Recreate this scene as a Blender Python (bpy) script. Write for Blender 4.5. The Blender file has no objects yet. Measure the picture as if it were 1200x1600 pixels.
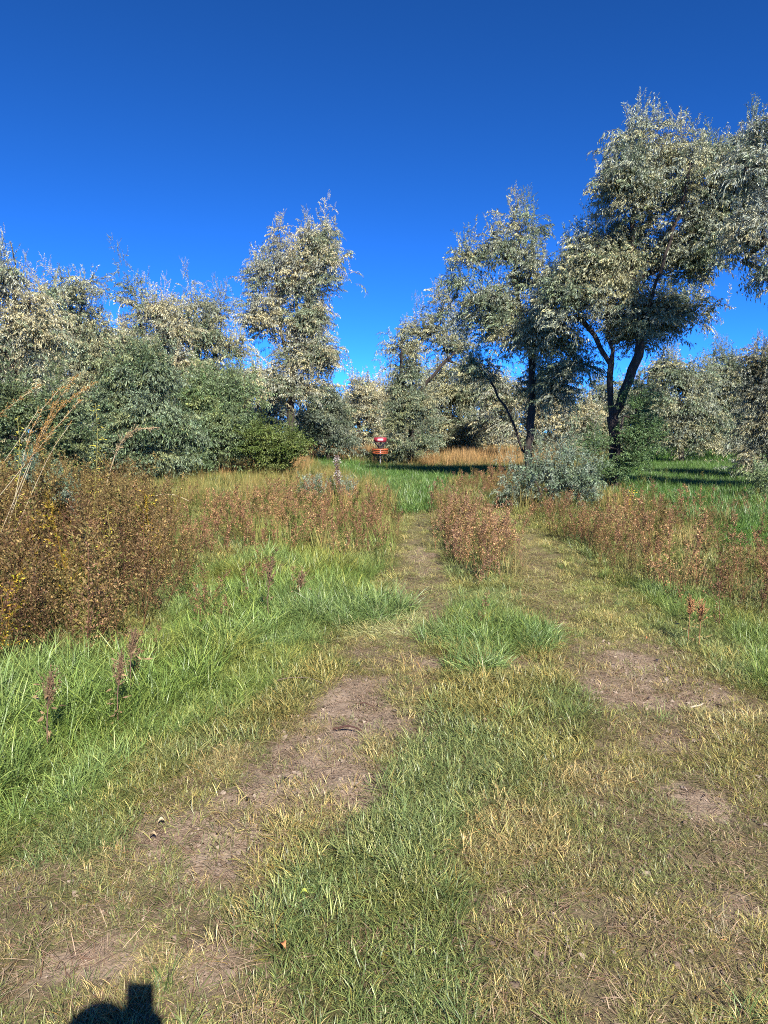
import bpy, math, random
import numpy as np
from mathutils import Vector, Matrix

# ------------------------------------------------------------------ camera, sky, sun, exposure
SC = bpy.context.scene
COL = SC.collection
R = math.radians
F = 1109.0                                   # focal length in pixels of the 1200x1600 photograph
PITCH = math.atan(125 / F)                   # camera looks a little down
CP, SP = math.cos(PITCH), math.sin(PITCH)
EYE = 1.5

cam_d = bpy.data.cameras.new('camera')
cam_d.sensor_fit = 'VERTICAL'; cam_d.sensor_height = 36.0; cam_d.sensor_width = 27.0
cam_d.lens = 36.0 * F / 1600.0
cam_d.clip_start = 0.05; cam_d.clip_end = 3000
cam = bpy.data.objects.new('camera', cam_d); COL.objects.link(cam)
cam.location = (0, 0, EYE); cam.rotation_euler = (R(90) - PITCH, 0, 0)
SC.camera = cam

SUN = Vector((364.0, -1019.0, 858.6)).normalized()      # towards the sun, behind the photographer
SUN_EL = math.asin(SUN.z); SUN_AZ = math.atan2(SUN.x, SUN.y)
w = bpy.data.worlds.new('World'); SC.world = w; w.use_nodes = True
nt = w.node_tree; nt.nodes.clear()
sky = nt.nodes.new('ShaderNodeTexSky'); sky.sky_type = 'NISHITA'; sky.sun_disc = False
sky.sun_elevation = SUN_EL; sky.sun_rotation = SUN_AZ
sky.altitude = 3000; sky.air_density = 0.4; sky.dust_density = 0.0; sky.ozone_density = 10.0
gam = nt.nodes.new('ShaderNodeGamma'); gam.inputs[1].default_value = 1.15
hsv = nt.nodes.new('ShaderNodeHueSaturation'); hsv.inputs['Saturation'].default_value = 1.0
bg = nt.nodes.new('ShaderNodeBackground'); bg.inputs['Strength'].default_value = 0.117
wo = nt.nodes.new('ShaderNodeOutputWorld')
nt.links.new(sky.outputs[0], gam.inputs[0]); tnt = nt.nodes.new('ShaderNodeMix'); tnt.data_type = 'RGBA'; tnt.blend_type = 'MULTIPLY'; tnt.inputs[0].default_value = 1
tnt.inputs[7].default_value = (.38, .97, 1.20, 1)      # one even colour filter over the whole sky
nt.links.new(gam.outputs[0], tnt.inputs[6]); nt.links.new(tnt.outputs[2], hsv.inputs['Color'])
nt.links.new(hsv.outputs[0], bg.inputs[0]); nt.links.new(bg.outputs[0], wo.inputs[0])
sd = bpy.data.lights.new('sun', 'SUN'); sd.energy = 5.0; sd.angle = R(0.53); sd.color = (1.0, 0.94, 0.85)
sun = bpy.data.objects.new('sun', sd); COL.objects.link(sun)
sun.rotation_euler = (-SUN).to_track_quat('-Z', 'Y').to_euler()
sun.location = (5, -14, 12)
SC.view_settings.view_transform = 'Standard'; SC.view_settings.look = 'None'
SC.view_settings.exposure = 1.12; SC.view_settings.gamma = 1.0; SC.view_settings.use_curve_mapping = False
SC.render.engine = 'CYCLES'
SC.cycles.max_bounces = 5; SC.cycles.diffuse_bounces = 2; SC.cycles.glossy_bounces = 2
SC.cycles.transmission_bounces = 3; SC.cycles.use_denoising = False
SC.cycles.filter_width = 1.0

# ------------------------------------------------------------------ helpers
rng = np.random.default_rng(7)

def ray(px, py):
    u, v = px - 600.0, 800.0 - py
    return u, F * CP + v * SP, -F * SP + v * CP
def G(px, py):                                # where a photo pixel meets flat ground
    u, y, z = ray(px, py); s = -EYE / z
    return np.array([u * s, y * s])
def W(px, py, dist):                          # where a photo pixel is at forward distance dist
    u, y, z = ray(px, py); s = dist / y
    return np.array([u * s, dist, EYE + z * s])

def hash2(ix, iy, seed):
    n = (ix.astype(np.int64) * 374761393 + iy.astype(np.int64) * 668265263 + seed * 974711) & 0x7fffffff
    n = ((n ^ (n >> 13)) * 1274126177) & 0x7fffffff
    return ((n ^ (n >> 16)) & 0xffff) / 65535.0
def vnoise(x, y, seed=0):
    x = np.asarray(x, float); y = np.asarray(y, float)
    ix, iy = np.floor(x), np.floor(y); fx, fy = x - ix, y - iy
    fx = fx * fx * (3 - 2 * fx); fy = fy * fy * (3 - 2 * fy)
    a = hash2(ix, iy, seed); b = hash2(ix + 1, iy, seed); c = hash2(ix, iy + 1, seed); d = hash2(ix + 1, iy + 1, seed)
    return (a * (1 - fx) + b * fx) * (1 - fy) + (c * (1 - fx) + d * fx) * fy
def fbm(x, y, f=1.0, o=4, seed=0):
    s = 0; a = .5; t = 0
    for k in range(o):
        s = s + a * vnoise(x * f + 17.3 * k, y * f - 9.1 * k, seed + k); t += a; a *= .55; f *= 2.03
    return s / t

def inpoly(x, y, poly):
    ins = np.zeros(x.shape, bool); n = len(poly)
    for i in range(n):
        x1, y1 = poly[i]; x2, y2 = poly[(i + 1) % n]
        c = ((y1 > y) != (y2 > y)) & (x < (x2 - x1) * (y - y1) / (y2 - y1 + 1e-12) + x1)
        ins ^= c
    return ins
def zone(x, y, polys, wob=.12, soft=0):
    # membership of ground polygons given as photo pixels; edges broken up by noise that grows with distance
    sc = wob * (0.5 + 0.12 * y)
    xx = x + (fbm(x, y, 2.2, 3, 31) - .5) * 2 * sc + (vnoise(x * 9, y * 9, 5) - .5) * sc * .6
    yy = y + (fbm(x, y, 1.9, 3, 47) - .5) * 3 * sc + (vnoise(x * 8, y * 8, 6) - .5) * sc * .8
    m = np.zeros(x.shape, bool)
    for p in polys: m |= inpoly(xx, yy, p)
    return m
def GP(*pts): return [tuple(G(a, b)) for a, b in pts]

DIRT = [GP((430, 1180), (470, 1130), (515, 1080), (570, 1072), (640, 1105), (655, 1140), (565, 1168), (590, 1230), (565, 1285), (440, 1290), (395, 1385), (300, 1400), (260, 1330), (330, 1260), (400, 1230)),
        GP((640, 1032), (722, 1026), (720, 1050), (640, 1052)), GP((780, 1030), (845, 1030), (838, 1058), (785, 1056)),
        GP((890, 1060), (960, 1022), (1060, 1040), (1150, 1092), (1120, 1112), (1010, 1112), (900, 1090)),
        GP((1000, 1150), (1080, 1150), (1100, 1190), (1010, 1186)), GP((1040, 1240), (1110, 1244), (1140, 1292), (1075, 1296)),
        GP((1120, 1415), (1215, 1425), (1215, 1465), (1150, 1455)), GP((520, 1055), (600, 1050), (600, 1075), (520, 1080)),
        GP((60, 1500), (170, 1470), (230, 1510), (180, 1560), (50, 1560)), GP((250, 1500), (330, 1500), (380, 1560), (300, 1580)), GP((200, 1290), (300, 1280), (320, 1330), (230, 1350)),
        GP((640, 860), (665, 850), (675, 890), (650, 905)), GP((440, 1215), (580, 1190), (590, 1260), (470, 1290))]
DRY = [GP((-200, 1700), (-100, 1400), (200, 1320), (240, 1230), (400, 1170), (500, 1070), (560, 1000), (620, 980), (700, 1040), (660, 1150), (600, 1240), (580, 1300), (430, 1400), (400, 1500), (470, 1700)),
       GP((600, 1000), (625, 900), (640, 830), (652, 780), (672, 780), (690, 860), (705, 930), (700, 1010)),
       GP((720, 1330), (850, 1240), (960, 1130), (860, 1060), (880, 1000), (1060, 1010), (1250, 1130), (1300, 1500), (1300, 1750), (760, 1750)),
       GP((780, 840), (830, 830), (900, 940), (880, 1060), (800, 930))]
LUSH = [GP((-260, 1090), (60, 1050), (250, 1010), (300, 900), (440, 865), (560, 875), (610, 900), (600, 965), (500, 1000), (420, 1080), (300, 1150), (200, 1200), (120, 1290), (-260, 1420)),
        GP((690, 955), (760, 945), (840, 975), (855, 1010), (800, 1030), (710, 1010)),
        GP((1130, 960), (1250, 1000), (1330, 1110), (1200, 1080)), GP((940, 900), (1130, 940), (1180, 990), (1050, 960))]
FLAT = [GP((560, 975), (680, 962), (700, 985), (640, 1005), (540, 1012), (470, 1000))]
LAWN = [GP((955, 735), (1000, 700), (1400, 708), (1400, 880), (1130, 860), (1040, 790), (960, 785)),
        GP((470, 722), (680, 735), (700, 750), (720, 800), (640, 805), (590, 770), (540, 748)),
        GP((640, 734), (800, 734), (790, 762), (700, 760))]
WEED_L = [GP((-420, 1095), (40, 1068), (170, 1035), (250, 985), (290, 900), (270, 830), (180, 792), (-420, 792))]
WEED_M = [GP((190, 855), (260, 835), (340, 812), (400, 788), (470, 772), (560, 782), (625, 808), (636, 860), (610, 900), (520, 872), (440, 885), (300, 875), (210, 870))]
WEED_S = [GP((360, 900), (430, 880), (440, 965), (380, 975)), GP((290, 955), (400, 960), (390, 1000), (290, 1000)), GP((150, 1040), (240, 1010), (230, 1100), (160, 1110))]
WEED_C = [GP((668, 782), (720, 785), (795, 850), (805, 905), (768, 922), (705, 898), (672, 850))]
WEED_R = [GP((812, 805), (860, 795), (960, 838), (1090, 905), (1105, 948), (1020, 940), (900, 890), (830, 850)),
          GP((1110, 905), (1220, 870), (1420, 900), (1420, 1010), (1220, 1010), (1130, 970)), GP((1070, 820), (1150, 815), (1160, 860), (1080, 865)),
          GP((960, 790), (1040, 800), (1100, 850), (1060, 880), (960, 830)), GP((700, 765), (790, 758), (830, 790), (760, 800))]
TAN = [GP((640, 712), (860, 712), (860, 731), (650, 733)), GP((440, 707), (600, 704), (600, 722), (440, 726)), GP((330, 742), (480, 730), (480, 742), (340, 752))]
GREENYEL = [GP((200, 790), (240, 748), (420, 740), (480, 750), (350, 780), (220, 830))]

def track(x, y, wmul=1.0):                   # the two wheel tracks: distance to their centre lines
    m = np.zeros(x.shape, bool)
    for line, hw in ((TRK_L, .34), (TRK_R, .40)):
        for a, b in zip(line[:-1], line[1:]):
            d = b - a; t = np.clip(((x - a[0]) * d[0] + (y - a[1]) * d[1]) / (d @ d), 0, 1)
            m |= np.hypot(x - a[0] - t * d[0], y - a[1] - t * d[1]) + (vnoise(x * 5, y * 5, 8) - .5) * .25 < hw * wmul
    return m
TRK_L = [G(a, b) for a, b in ((560, 1060), (622, 980), (646, 900), (650, 850), (646, 810), (632, 780), (612, 762), (560, 748))]
TRK_R = [G(a, b) for a, b in ((1000, 1060), (925, 960), (875, 890), (832, 842), (785, 806), (722, 780), (665, 765), (620, 752))]
def H(x, y):                                  # height of the ground
    x = np.asarray(x, float); y = np.asarray(y, float)
    h = (fbm(x, y, .35, 3, 3) - .5) * .16 + (fbm(x, y, 2.3, 3, 9) - .5) * .035
    near = np.clip(1 - np.hypot(x, y + .5) / 2.5, 0, 1)
    return h * (1 - near * .8)

# ---- materials
def new_mat(name):
    m = bpy.data.materials.new(name); m.use_nodes = True; t = m.node_tree; t.nodes.clear()
    return m, t, t.nodes, t.links
def plant_mat(name, transl=.25, rough=.5, spec=.35, back=1.0):
    m, t, N, L = new_mat(name)
    a = N.new('ShaderNodeAttribute'); a.attribute_type = 'INSTANCER'; a.attribute_name = 'tint'
    v = N.new('ShaderNodeAttribute'); v.attribute_type = 'GEOMETRY'; v.attribute_name = 'vary'
    mx = N.new('ShaderNodeMix'); mx.data_type = 'RGBA'; mx.blend_type = 'MULTIPLY'; mx.inputs[0].default_value = 1
    L.new(a.outputs['Color'], mx.inputs[6]); L.new(v.outputs['Color'], mx.inputs[7])
    col = mx.outputs[2]
    if back != 1.0:
        g = N.new('ShaderNodeNewGeometry'); mb = N.new('ShaderNodeMix'); mb.data_type = 'RGBA'; mb.blend_type = 'MULTIPLY'
        L.new(g.outputs['Backfacing'], mb.inputs[0]); L.new(col, mb.inputs[6]); mb.inputs[7].default_value = (back, back, back * .97, 1)
        col = mb.outputs[2]
    p = N.new('ShaderNodeBsdfPrincipled'); p.inputs['Roughness'].default_value = rough; p.inputs['Specular IOR Level'].default_value = spec
    L.new(col, p.inputs['Base Color'])
    tr = N.new('ShaderNodeBsdfTranslucent'); L.new(col, tr.inputs['Color'])
    ms = N.new('ShaderNodeMixShader'); ms.inputs[0].default_value = transl
    L.new(p.outputs[0], ms.inputs[1]); L.new(tr.outputs[0], ms.inputs[2])
    o = N.new('ShaderNodeOutputMaterial'); L.new(ms.outputs[0], o.inputs[0])
    return m
def simple_mat(name, col, rough=.7, metal=0, nscale=0, namp=.3, bump=0):
    m, t, N, L = new_mat(name)
    p = N.new('ShaderNodeBsdfPrincipled'); p.inputs['Roughness'].default_value = rough; p.inputs['Metallic'].default_value = metal
    p.inputs['Base Color'].default_value = (*col, 1)
    if nscale:
        tc = N.new('ShaderNodeTexCoord'); nz = N.new('ShaderNodeTexNoise'); nz.inputs['Scale'].default_value = nscale; nz.inputs['Detail'].default_value = 6
        L.new(tc.outputs['Object'], nz.inputs['Vector'])
        mr = N.new('ShaderNodeMix'); mr.data_type = 'RGBA'; L.new(nz.outputs[0], mr.inputs[0])
        mr.inputs[6].default_value = (*[c * (1 - namp) for c in col], 1); mr.inputs[7].default_value = (*[min(1, c * (1 + namp)) for c in col], 1)
        L.new(mr.outputs[2], p.inputs['Base Color'])
        if bump:
            b = N.new('ShaderNodeBump'); b.inputs['Strength'].default_value = bump; b.inputs['Distance'].default_value = .02
            L.new(nz.outputs[0], b.inputs['Height']); L.new(b.outputs[0], p.inputs['Normal'])
    o = N.new('ShaderNodeOutputMaterial'); L.new(p.outputs[0], o.inputs[0])
    return m
def bark_mat():
    m, t, N, L = new_mat('bark')
    tc = N.new('ShaderNodeTexCoord'); mp = N.new('ShaderNodeMapping'); mp.inputs['Scale'].default_value = (14, 14, 2.5)
    nz = N.new('ShaderNodeTexNoise'); nz.inputs['Scale'].default_value = 1.6; nz.inputs['Detail'].default_value = 8
    L.new(tc.outputs['Object'], mp.inputs[0]); L.new(mp.outputs[0], nz.inputs['Vector'])
    r = N.new('ShaderNodeValToRGB'); r.color_ramp.elements[0].position = .35; r.color_ramp.elements[0].color = (.018, .013, .010, 1)
    r.color_ramp.elements[1].position = .7; r.color_ramp.elements[1].color = (.065, .048, .038, 1)
    L.new(nz.outputs[0], r.inputs[0])
    p = N.new('ShaderNodeBsdfPrincipled'); p.inputs['Roughness'].default_value = .9; L.new(r.outputs[0], p.inputs['Base Color'])
    b = N.new('ShaderNodeBump'); b.inputs['Strength'].default_value = .8; b.inputs['Distance'].default_value = .03
    L.new(nz.outputs[0], b.inputs['Height']); L.new(b.outputs[0], p.inputs['Normal'])
    o = N.new('ShaderNodeOutputMaterial'); L.new(p.outputs[0], o.inputs[0])
    return m
M_LEAF = plant_mat('silver_leaf', .12, .42, .5, 1.15)
M_GREEN = plant_mat('green_leaf', .18, .45, .4, 1.0)
M_GRASS = plant_mat('grass_blade', .2, .42, .45)
M_WEED = plant_mat('dry_weed', .18, .75, .15)
M_BARK = bark_mat()

# ---- geometry collector for small source meshes
class Geo:
    def __init__(s): s.v, s.f, s.c, s.n = [], [], [], 0
    def add(s, v, f, c):
        v = np.asarray(v, float); f = np.asarray(f, int) + s.n
        c = np.broadcast_to(np.asarray(c, float), (len(v), 3))
        s.v.append(v); s.f.append(f); s.c.append(c); s.n += len(v)
    def leaf(s, p, d, L, wd, c, fold=.25, g=None):
        p = np.asarray(p, float); d = np.asarray(d, float); d = d / (np.linalg.norm(d) + 1e-9)
        r = np.cross(d, g if g is not None else rng.normal(size=3)); r /= np.linalg.norm(r) + 1e-9
        n = np.cross(r, d)
        m = p + d * L * .45
        s.add([p, m + r * wd / 2 + n * wd * fold, m - r * wd / 2 + n * wd * fold, p + d * L - n * L * .08], [(0, 1, 3), (0, 3, 2)], c)
    def blade(s, p, yaw, lean, L, wd, c, curl=.6, seg=3, c2=None):
        p = np.asarray(p, float).copy(); h = np.array([math.cos(yaw), math.sin(yaw), 0]); r = np.array([-math.sin(yaw), math.cos(yaw), 0])
        tw = rng.uniform(-.9, .9); r = r * math.cos(tw) + h * math.sin(tw) * .6
        a = lean; V = []; C = []
        for k in range(seg):
            ww = wd * (1 - .25 * k / seg) * (.8 if k == 0 else 1)
            V += [p - r * ww / 2, p + r * ww / 2]
            p = p + (h * math.sin(a) + np.array([0, 0, 1]) * math.cos(a)) * L / seg
            a = min(a + curl / seg * rng.uniform(.6, 1.4), 2.3)
            p[2] = max(p[2], .003)
        V.append(p); fs = []
        for k in range(seg - 1): i = 2 * k; fs += [(i, i + 1, i + 3), (i, i + 3, i + 2)]
        i = 2 * (seg - 1); fs.append((i, i + 1, i + 2))
        cc = np.tile(np.asarray(c, float), (len(V), 1))
        if c2 is not None:
            t = np.linspace(0, 1, len(V))[:, None]; cc = cc * (1 - t) + np.asarray(c2) * t
        s.add(V, fs, cc)
    def tube(s, pts, rad, c, sides=3):
        pts = np.asarray(pts, float); n = len(pts); rad = np.broadcast_to(rad, (n,))
        t = np.gradient(pts, axis=0); t /= np.linalg.norm(t, axis=1)[:, None] + 1e-9
        ref = np.array([.13, .97, .2]) if abs(t[0][1]) < .8 else np.array([.97, .1, .2])
        a = np.cross(t, ref); a /= np.linalg.norm(a, axis=1)[:, None] + 1e-9; b = np.cross(t, a)
        an = np.arange(sides) * 2 * math.pi / sides
        V = (pts[:, None] + (a[:, None] * np.cos(an)[None, :, None] + b[:, None] * np.sin(an)[None, :, None]) * rad[:, None, None]).reshape(-1, 3)
        fs = []
        for k in range(n - 1):
            for j in range(sides):
                q = k * sides + j; q2 = k * sides + (j + 1) % sides
                fs += [(q, q2, q2 + sides), (q, q2 + sides, q + sides)]
        for j in range(1, sides - 1): fs.append(((n - 1) * sides, (n - 1) * sides + j, (n - 1) * sides + j + 1))
        s.add(V, fs, c)
    def mesh(s, name, mat, smooth=False):
        V = np.concatenate(s.v); Fc = np.concatenate(s.f); C = np.concatenate(s.c)
        me = bpy.data.meshes.new(name)
        me.vertices.add(len(V)); me.vertices.foreach_set('co', V.astype(np.float32).ravel())
        me.loops.add(len(Fc) * 3); me.loops.foreach_set('vertex_index', Fc.astype(np.int32).ravel())
        me.polygons.add(len(Fc)); me.polygons.foreach_set('loop_start', np.arange(len(Fc), dtype=np.int32) * 3)
        at = me.attributes.new('vary', 'FLOAT_COLOR', 'POINT')
        at.data.foreach_set('color', np.c_[C, np.ones(len(C))].astype(np.float32).ravel())
        me.update(); me.validate()
        if smooth: me.polygons.foreach_set('use_smooth', [True] * len(Fc))
        if mat: me.materials.append(mat)
        return me

def tag(o, label=None, cat=None, group=None, kind=None):
    if label: o['label'] = label
    if cat: o['category'] = cat
    if group: o['group'] = group
    if kind: o['kind'] = kind
    return o
def link(name, data, parent=None, loc=None):
    o = bpy.data.objects.new(name, data); COL.objects.link(o)
    if parent: o.parent = parent
    if loc is not None: o.location = loc
    return o

# ---- source meshes for scattered stuff (kept out of the scene, used by the geometry nodes below)
def src(name, geo, mat):
    return bpy.data.objects.new(name, geo.mesh(name, mat))
def gvar(lo, hi): return np.full(3, rng.uniform(lo, hi))

def spray_droop(L=.6, n=46, ll=.088, lw=.021, e0=.35, hang=1.0):
    g = Geo(); side = []
    def twig(p0, yaw, el, ln, nl, r0):
        p = np.array(p0, float); pts = [p.copy()]; S = 5
        for k in range(S):
            d = np.array([math.cos(yaw) * math.cos(el), math.sin(yaw) * math.cos(el), math.sin(el)])
            p = p + d * ln / S; pts.append(p.copy()); el -= .32 * hang * rng.uniform(.5, 1.4); yaw += rng.uniform(-.2, .2)
        pts = np.array(pts); g.tube(pts, np.linspace(r0, .0015, len(pts)), (.45, .38, .33), 3)
        for i in range(nl):
            t = rng.uniform(.1, 1) * S; k = min(int(t), S - 1); q = pts[k] + (pts[k + 1] - pts[k]) * (t - k)
            tg = pts[k + 1] - pts[k]; tg /= np.linalg.norm(tg)
            d = tg * .6 + rng.normal(size=3) * .42 + np.array([0, 0, -.75 * hang])
            c = gvar(.5, 1.3)
            if rng.random() < .14: c = c * np.array([1.25, 1.12, .85])
            g.leaf(q + rng.normal(size=3) * .006, d, ll * rng.uniform(.65, 1.2), lw * rng.uniform(.8, 1.2), c)
        return pts
    main = twig((0, 0, 0), 0, e0, L, int(n * .5), .006)
    for k in range(3):
        i = 1 + k; twig(main[i], rng.uniform(.4, 1.1) * (1 if k % 2 else -1), e0 - .3 * k, L * rng.uniform(.4, .6), int(n * .17), .003)
    return g
def spray_up(L=.65, n=42, ll=.080, lw=.019, spread=.6):
    g = Geo(); p = np.zeros(3); pts = [p.copy()]; d = np.array([rng.uniform(-.15, .15), rng.uniform(-.15, .15), 1.])
    for k in range(5): p = p + d / np.linalg.norm(d) * L / 5; d[:2] += rng.uniform(-.12, .12, 2); pts.append(p.copy())
    pts = np.array(pts); g.tube(pts, np.linspace(.006, .0015, 6), (.45, .38, .33), 3)
    for i in range(n):
        t = rng.uniform(.05, 1) * 5; k = min(int(t), 4); q = pts[k] + (pts[k + 1] - pts[k]) * (t - k)
        a = rng.uniform(0, 2 * math.pi); off = np.array([math.cos(a), math.sin(a), 0])
        c = gvar(.55, 1.3)
        g.leaf(q + off * .01, off * rng.uniform(.5, 1.2) * spread + np.array([0, 0, rng.uniform(.1, 1)]), ll * rng.uniform(.6, 1.15), lw, c)
    return g
SPRAY = [src('leaf_spray', spray_droop(.6, 40), M_LEAF) for _ in range(3)] + [src('leaf_spray', spray_droop(.45, 34, e0=.6, hang=.6), M_LEAF) for _ in range(2)] \
      + [src('leaf_shoot', spray_up(), M_LEAF) for _ in range(3)]                                        # 0-4 drooping, 5-7 upright
BUSHY = [src('leaf_spray', spray_droop(.42, 40, .06, .024, e0=.7, hang=.35), M_GREEN) for _ in range(4)] + [src('leaf_shoot', spray_up(.5, 36, .055, .024, .9), M_GREEN) for _ in range(2)]

def grass_tuft(n, rad, l0, l1, wd, lean0, lean1, curl, pal, seg=3):
    g = Geo(); cs = np.array([p[1] for p in pal]); pr = np.array([p[0] for p in pal], float); pr /= pr.sum()
    for i in range(n):
        a, q = rng.uniform(0, 2 * math.pi), rad * math.sqrt(rng.random())
        c = cs[rng.choice(len(cs), p=pr)] * rng.uniform(.7, 1.25)
        yaw = a + rng.normal() * .9
        g.blade((math.cos(a) * q, math.sin(a) * q, -.004), yaw, rng.uniform(lean0, lean1), rng.uniform(l0, l1), wd * rng.uniform(.7, 1.25), c, curl, seg, c * np.array([1.25, 1.12, 1.05]))
    return g
GR = (1, 1, 1); YL = (1.5, 1.26, 1.15); ST = (2.4, 1.9, 2.0); DK = (.5, .55, .5); RU = (1.8, 1.1, .8)
TURF = [src('turf_tuft', grass_tuft(40, .075, .025, .088, .0028, .3, 1.4, .8, [(6, GR), (2.2, YL), (1.5, ST), (1, DK), (.3, RU)]), M_GRASS) for _ in range(7)]
TALL = [src('grass_tuft', grass_tuft(40, .07, .12, .34, .0048, .1, .95, 1.1, [(8, GR), (1.5, YL), (.4, ST), (1.5, DK)], 4), M_GRASS) for _ in range(6)]
STRAW = [src('straw_litter', grass_tuft(20, .11, .04, .14, .0032, 1.35, 1.56, .12, [(5, (1, 1, 1)), (2, (.7, .62, .55)), (1, (.45, .55, .35))], 2), M_GRASS) for _ in range(5)]
MID = [src('grass_clump', grass_tuft(46, .22, .12, .30, .009, .1, .9, .8, [(6, GR), (2, YL), (.8, ST), (1, DK)], 2), M_GRASS) for _ in range(5)]
TANG = [src('seed_grass', grass_tuft(50, .25, .35, .75, .010, .05, .4, .4, [(5, GR), (2, (1.3, 1.2, 1.1)), (1, (.55, .6, .6))], 2), M_WEED) for _ in range(4)]

def weed(h=1.0, nb=24, nl=8, chip=.026, spread=.26, tint=1):
    g = Geo(); lean = rng.uniform(-.12, .12, 2); pts = [np.array([lean[0] * t * t, lean[1] * t * t, h * t]) for t in np.linspace(0, 1, 6)]
    g.tube(pts, np.linspace(.0045, .0015, 6) * (.6 + h * .5), (.75, .55, .5), 3)
    pal = np.array([(1, .9, .85), (1.6, 1.4, 1.15), (.4, .33, .33), (.7, .95, .5), (2.1, 1.9, 1.5), (1.1, .8, .65)])
    for b in range(nb):
        t = rng.uniform(.12, .97); base = np.array([lean[0] * t * t, lean[1] * t * t, h * t]); a = rng.uniform(0, 6.283)
        el = rng.uniform(.5, 1.15); ln = spread * h ** .5 * (1.15 - t * .8) * rng.uniform(.5, 1.2)
        d = np.array([math.cos(a) * math.cos(el), math.sin(a) * math.cos(el), math.sin(el)])
        e = base + d * ln; g.tube([base, base + d * ln * .5 + [0, 0, -.01], e], .0012, (.8, .6, .5), 3)
        for i in range(nl):
            q = base + d * ln * rng.uniform(.15, 1.05) + rng.normal(size=3) * .008
            c = pal[rng.choice(6, p=[.38, .18, .16, .12, .06, .10])] * rng.uniform(.7, 1.2)
            g.leaf(q, d + rng.normal(size=3) * .8, chip * rng.uniform(.6, 1.3), chip * .5 * rng.uniform(.7, 1.2), c)
    for i in range(22):
        t = rng.uniform(.7, 1.02); q = np.array([lean[0] * t * t, lean[1] * t * t, h * t]) + rng.normal(size=3) * .008
        g.leaf(q, rng.normal(size=3) + [0, 0, .6], chip * rng.uniform(.5, 1), chip * .5, pal[0] * rng.uniform(.7, 1.2))
    return g
WEED = [src('dry_weed', weed(1.0), M_WEED) for _ in range(5)] + [src('dry_weed', weed(.8, 30, 8, .03, .34), M_WEED) for _ in range(3)]
WEEDS_ = [src('dry_weed', weed(.6, 20, 7, .022, .16), M_WEED) for _ in range(4)] + [src('dry_weed', weed(.45, 16, 8, .022, .2), M_WEED) for _ in range(2)]

# ---- geometry nodes: one mesh of points carrying copies of the source meshes
_groups = {}
def scatter_group(key, sources):
    if key in _groups: return _groups[key]
    ng = bpy.data.node_groups.new('scatter_' + key, 'GeometryNodeTree')
    ng.interface.new_socket('Geometry', in_out='INPUT', socket_type='NodeSocketGeometry')
    ng.interface.new_socket('Geometry', in_out='OUTPUT', socket_type='NodeSocketGeometry')
    N, L = ng.nodes, ng.links
    gi = N.new('NodeGroupInput'); go = N.new('NodeGroupOutput'); iop = N.new('GeometryNodeInstanceOnPoints')
    join = N.new('GeometryNodeJoinGeometry')
    for o in reversed(sources):
        oi = N.new('GeometryNodeObjectInfo'); oi.inputs['Object'].default_value = o; oi.inputs['As Instance'].default_value = False
        gt = N.new('GeometryNodeGeometryToInstance'); L.new(oi.outputs['Geometry'], gt.inputs[0]); L.new(gt.outputs[0], join.inputs[0])
    def attr(nm, dt):
        a = N.new('GeometryNodeInputNamedAttribute'); a.data_type = dt; a.inputs['Name'].default_value = nm; return a.outputs['Attribute']
    L.new(gi.outputs[0], iop.inputs['Points']); L.new(join.outputs[0], iop.inputs['Instance'])
    iop.inputs['Pick Instance'].default_value = True
    L.new(attr('variant', 'INT'), iop.inputs['Instance Index']); L.new(attr('rot', 'FLOAT_VECTOR'), iop.inputs['Rotation'])
    L.new(attr('scl', 'FLOAT_VECTOR'), iop.inputs['Scale']); L.new(iop.outputs[0], go.inputs[0])
    _groups[key] = ng
    return ng
def scatter(name, key, sources, P, rot, scl, tint, variant, parent=None, kind='stuff', label=None, cat=None):
    n = len(P); me = bpy.data.meshes.new(name); me.vertices.add(n)
    me.vertices.foreach_set('co', np.asarray(P, np.float32).ravel())
    def put(nm, dt, arr, fld):
        a = me.attributes.new(nm, dt, 'POINT'); a.data.foreach_set(fld, arr)
    scl = np.asarray(scl, float)
    if scl.ndim == 1: scl = np.repeat(scl[:, None], 3, 1)
    put('rot', 'FLOAT_VECTOR', np.asarray(rot, np.float32).ravel(), 'vector')
    put('scl', 'FLOAT_VECTOR', scl.astype(np.float32).ravel(), 'vector')
    put('tint', 'FLOAT_COLOR', np.c_[tint, np.ones(n)].astype(np.float32).ravel(), 'color')
    put('variant', 'INT', np.asarray(variant, np.int32), 'value')
    for s in sources[:1]: me.materials.append(s.data.materials[0])
    o = link(name, me, parent)
    md = o.modifiers.new('scatter', 'NODES'); md.node_group = scatter_group(key, sources)
    return tag(o, label, cat, None, kind)

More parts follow.
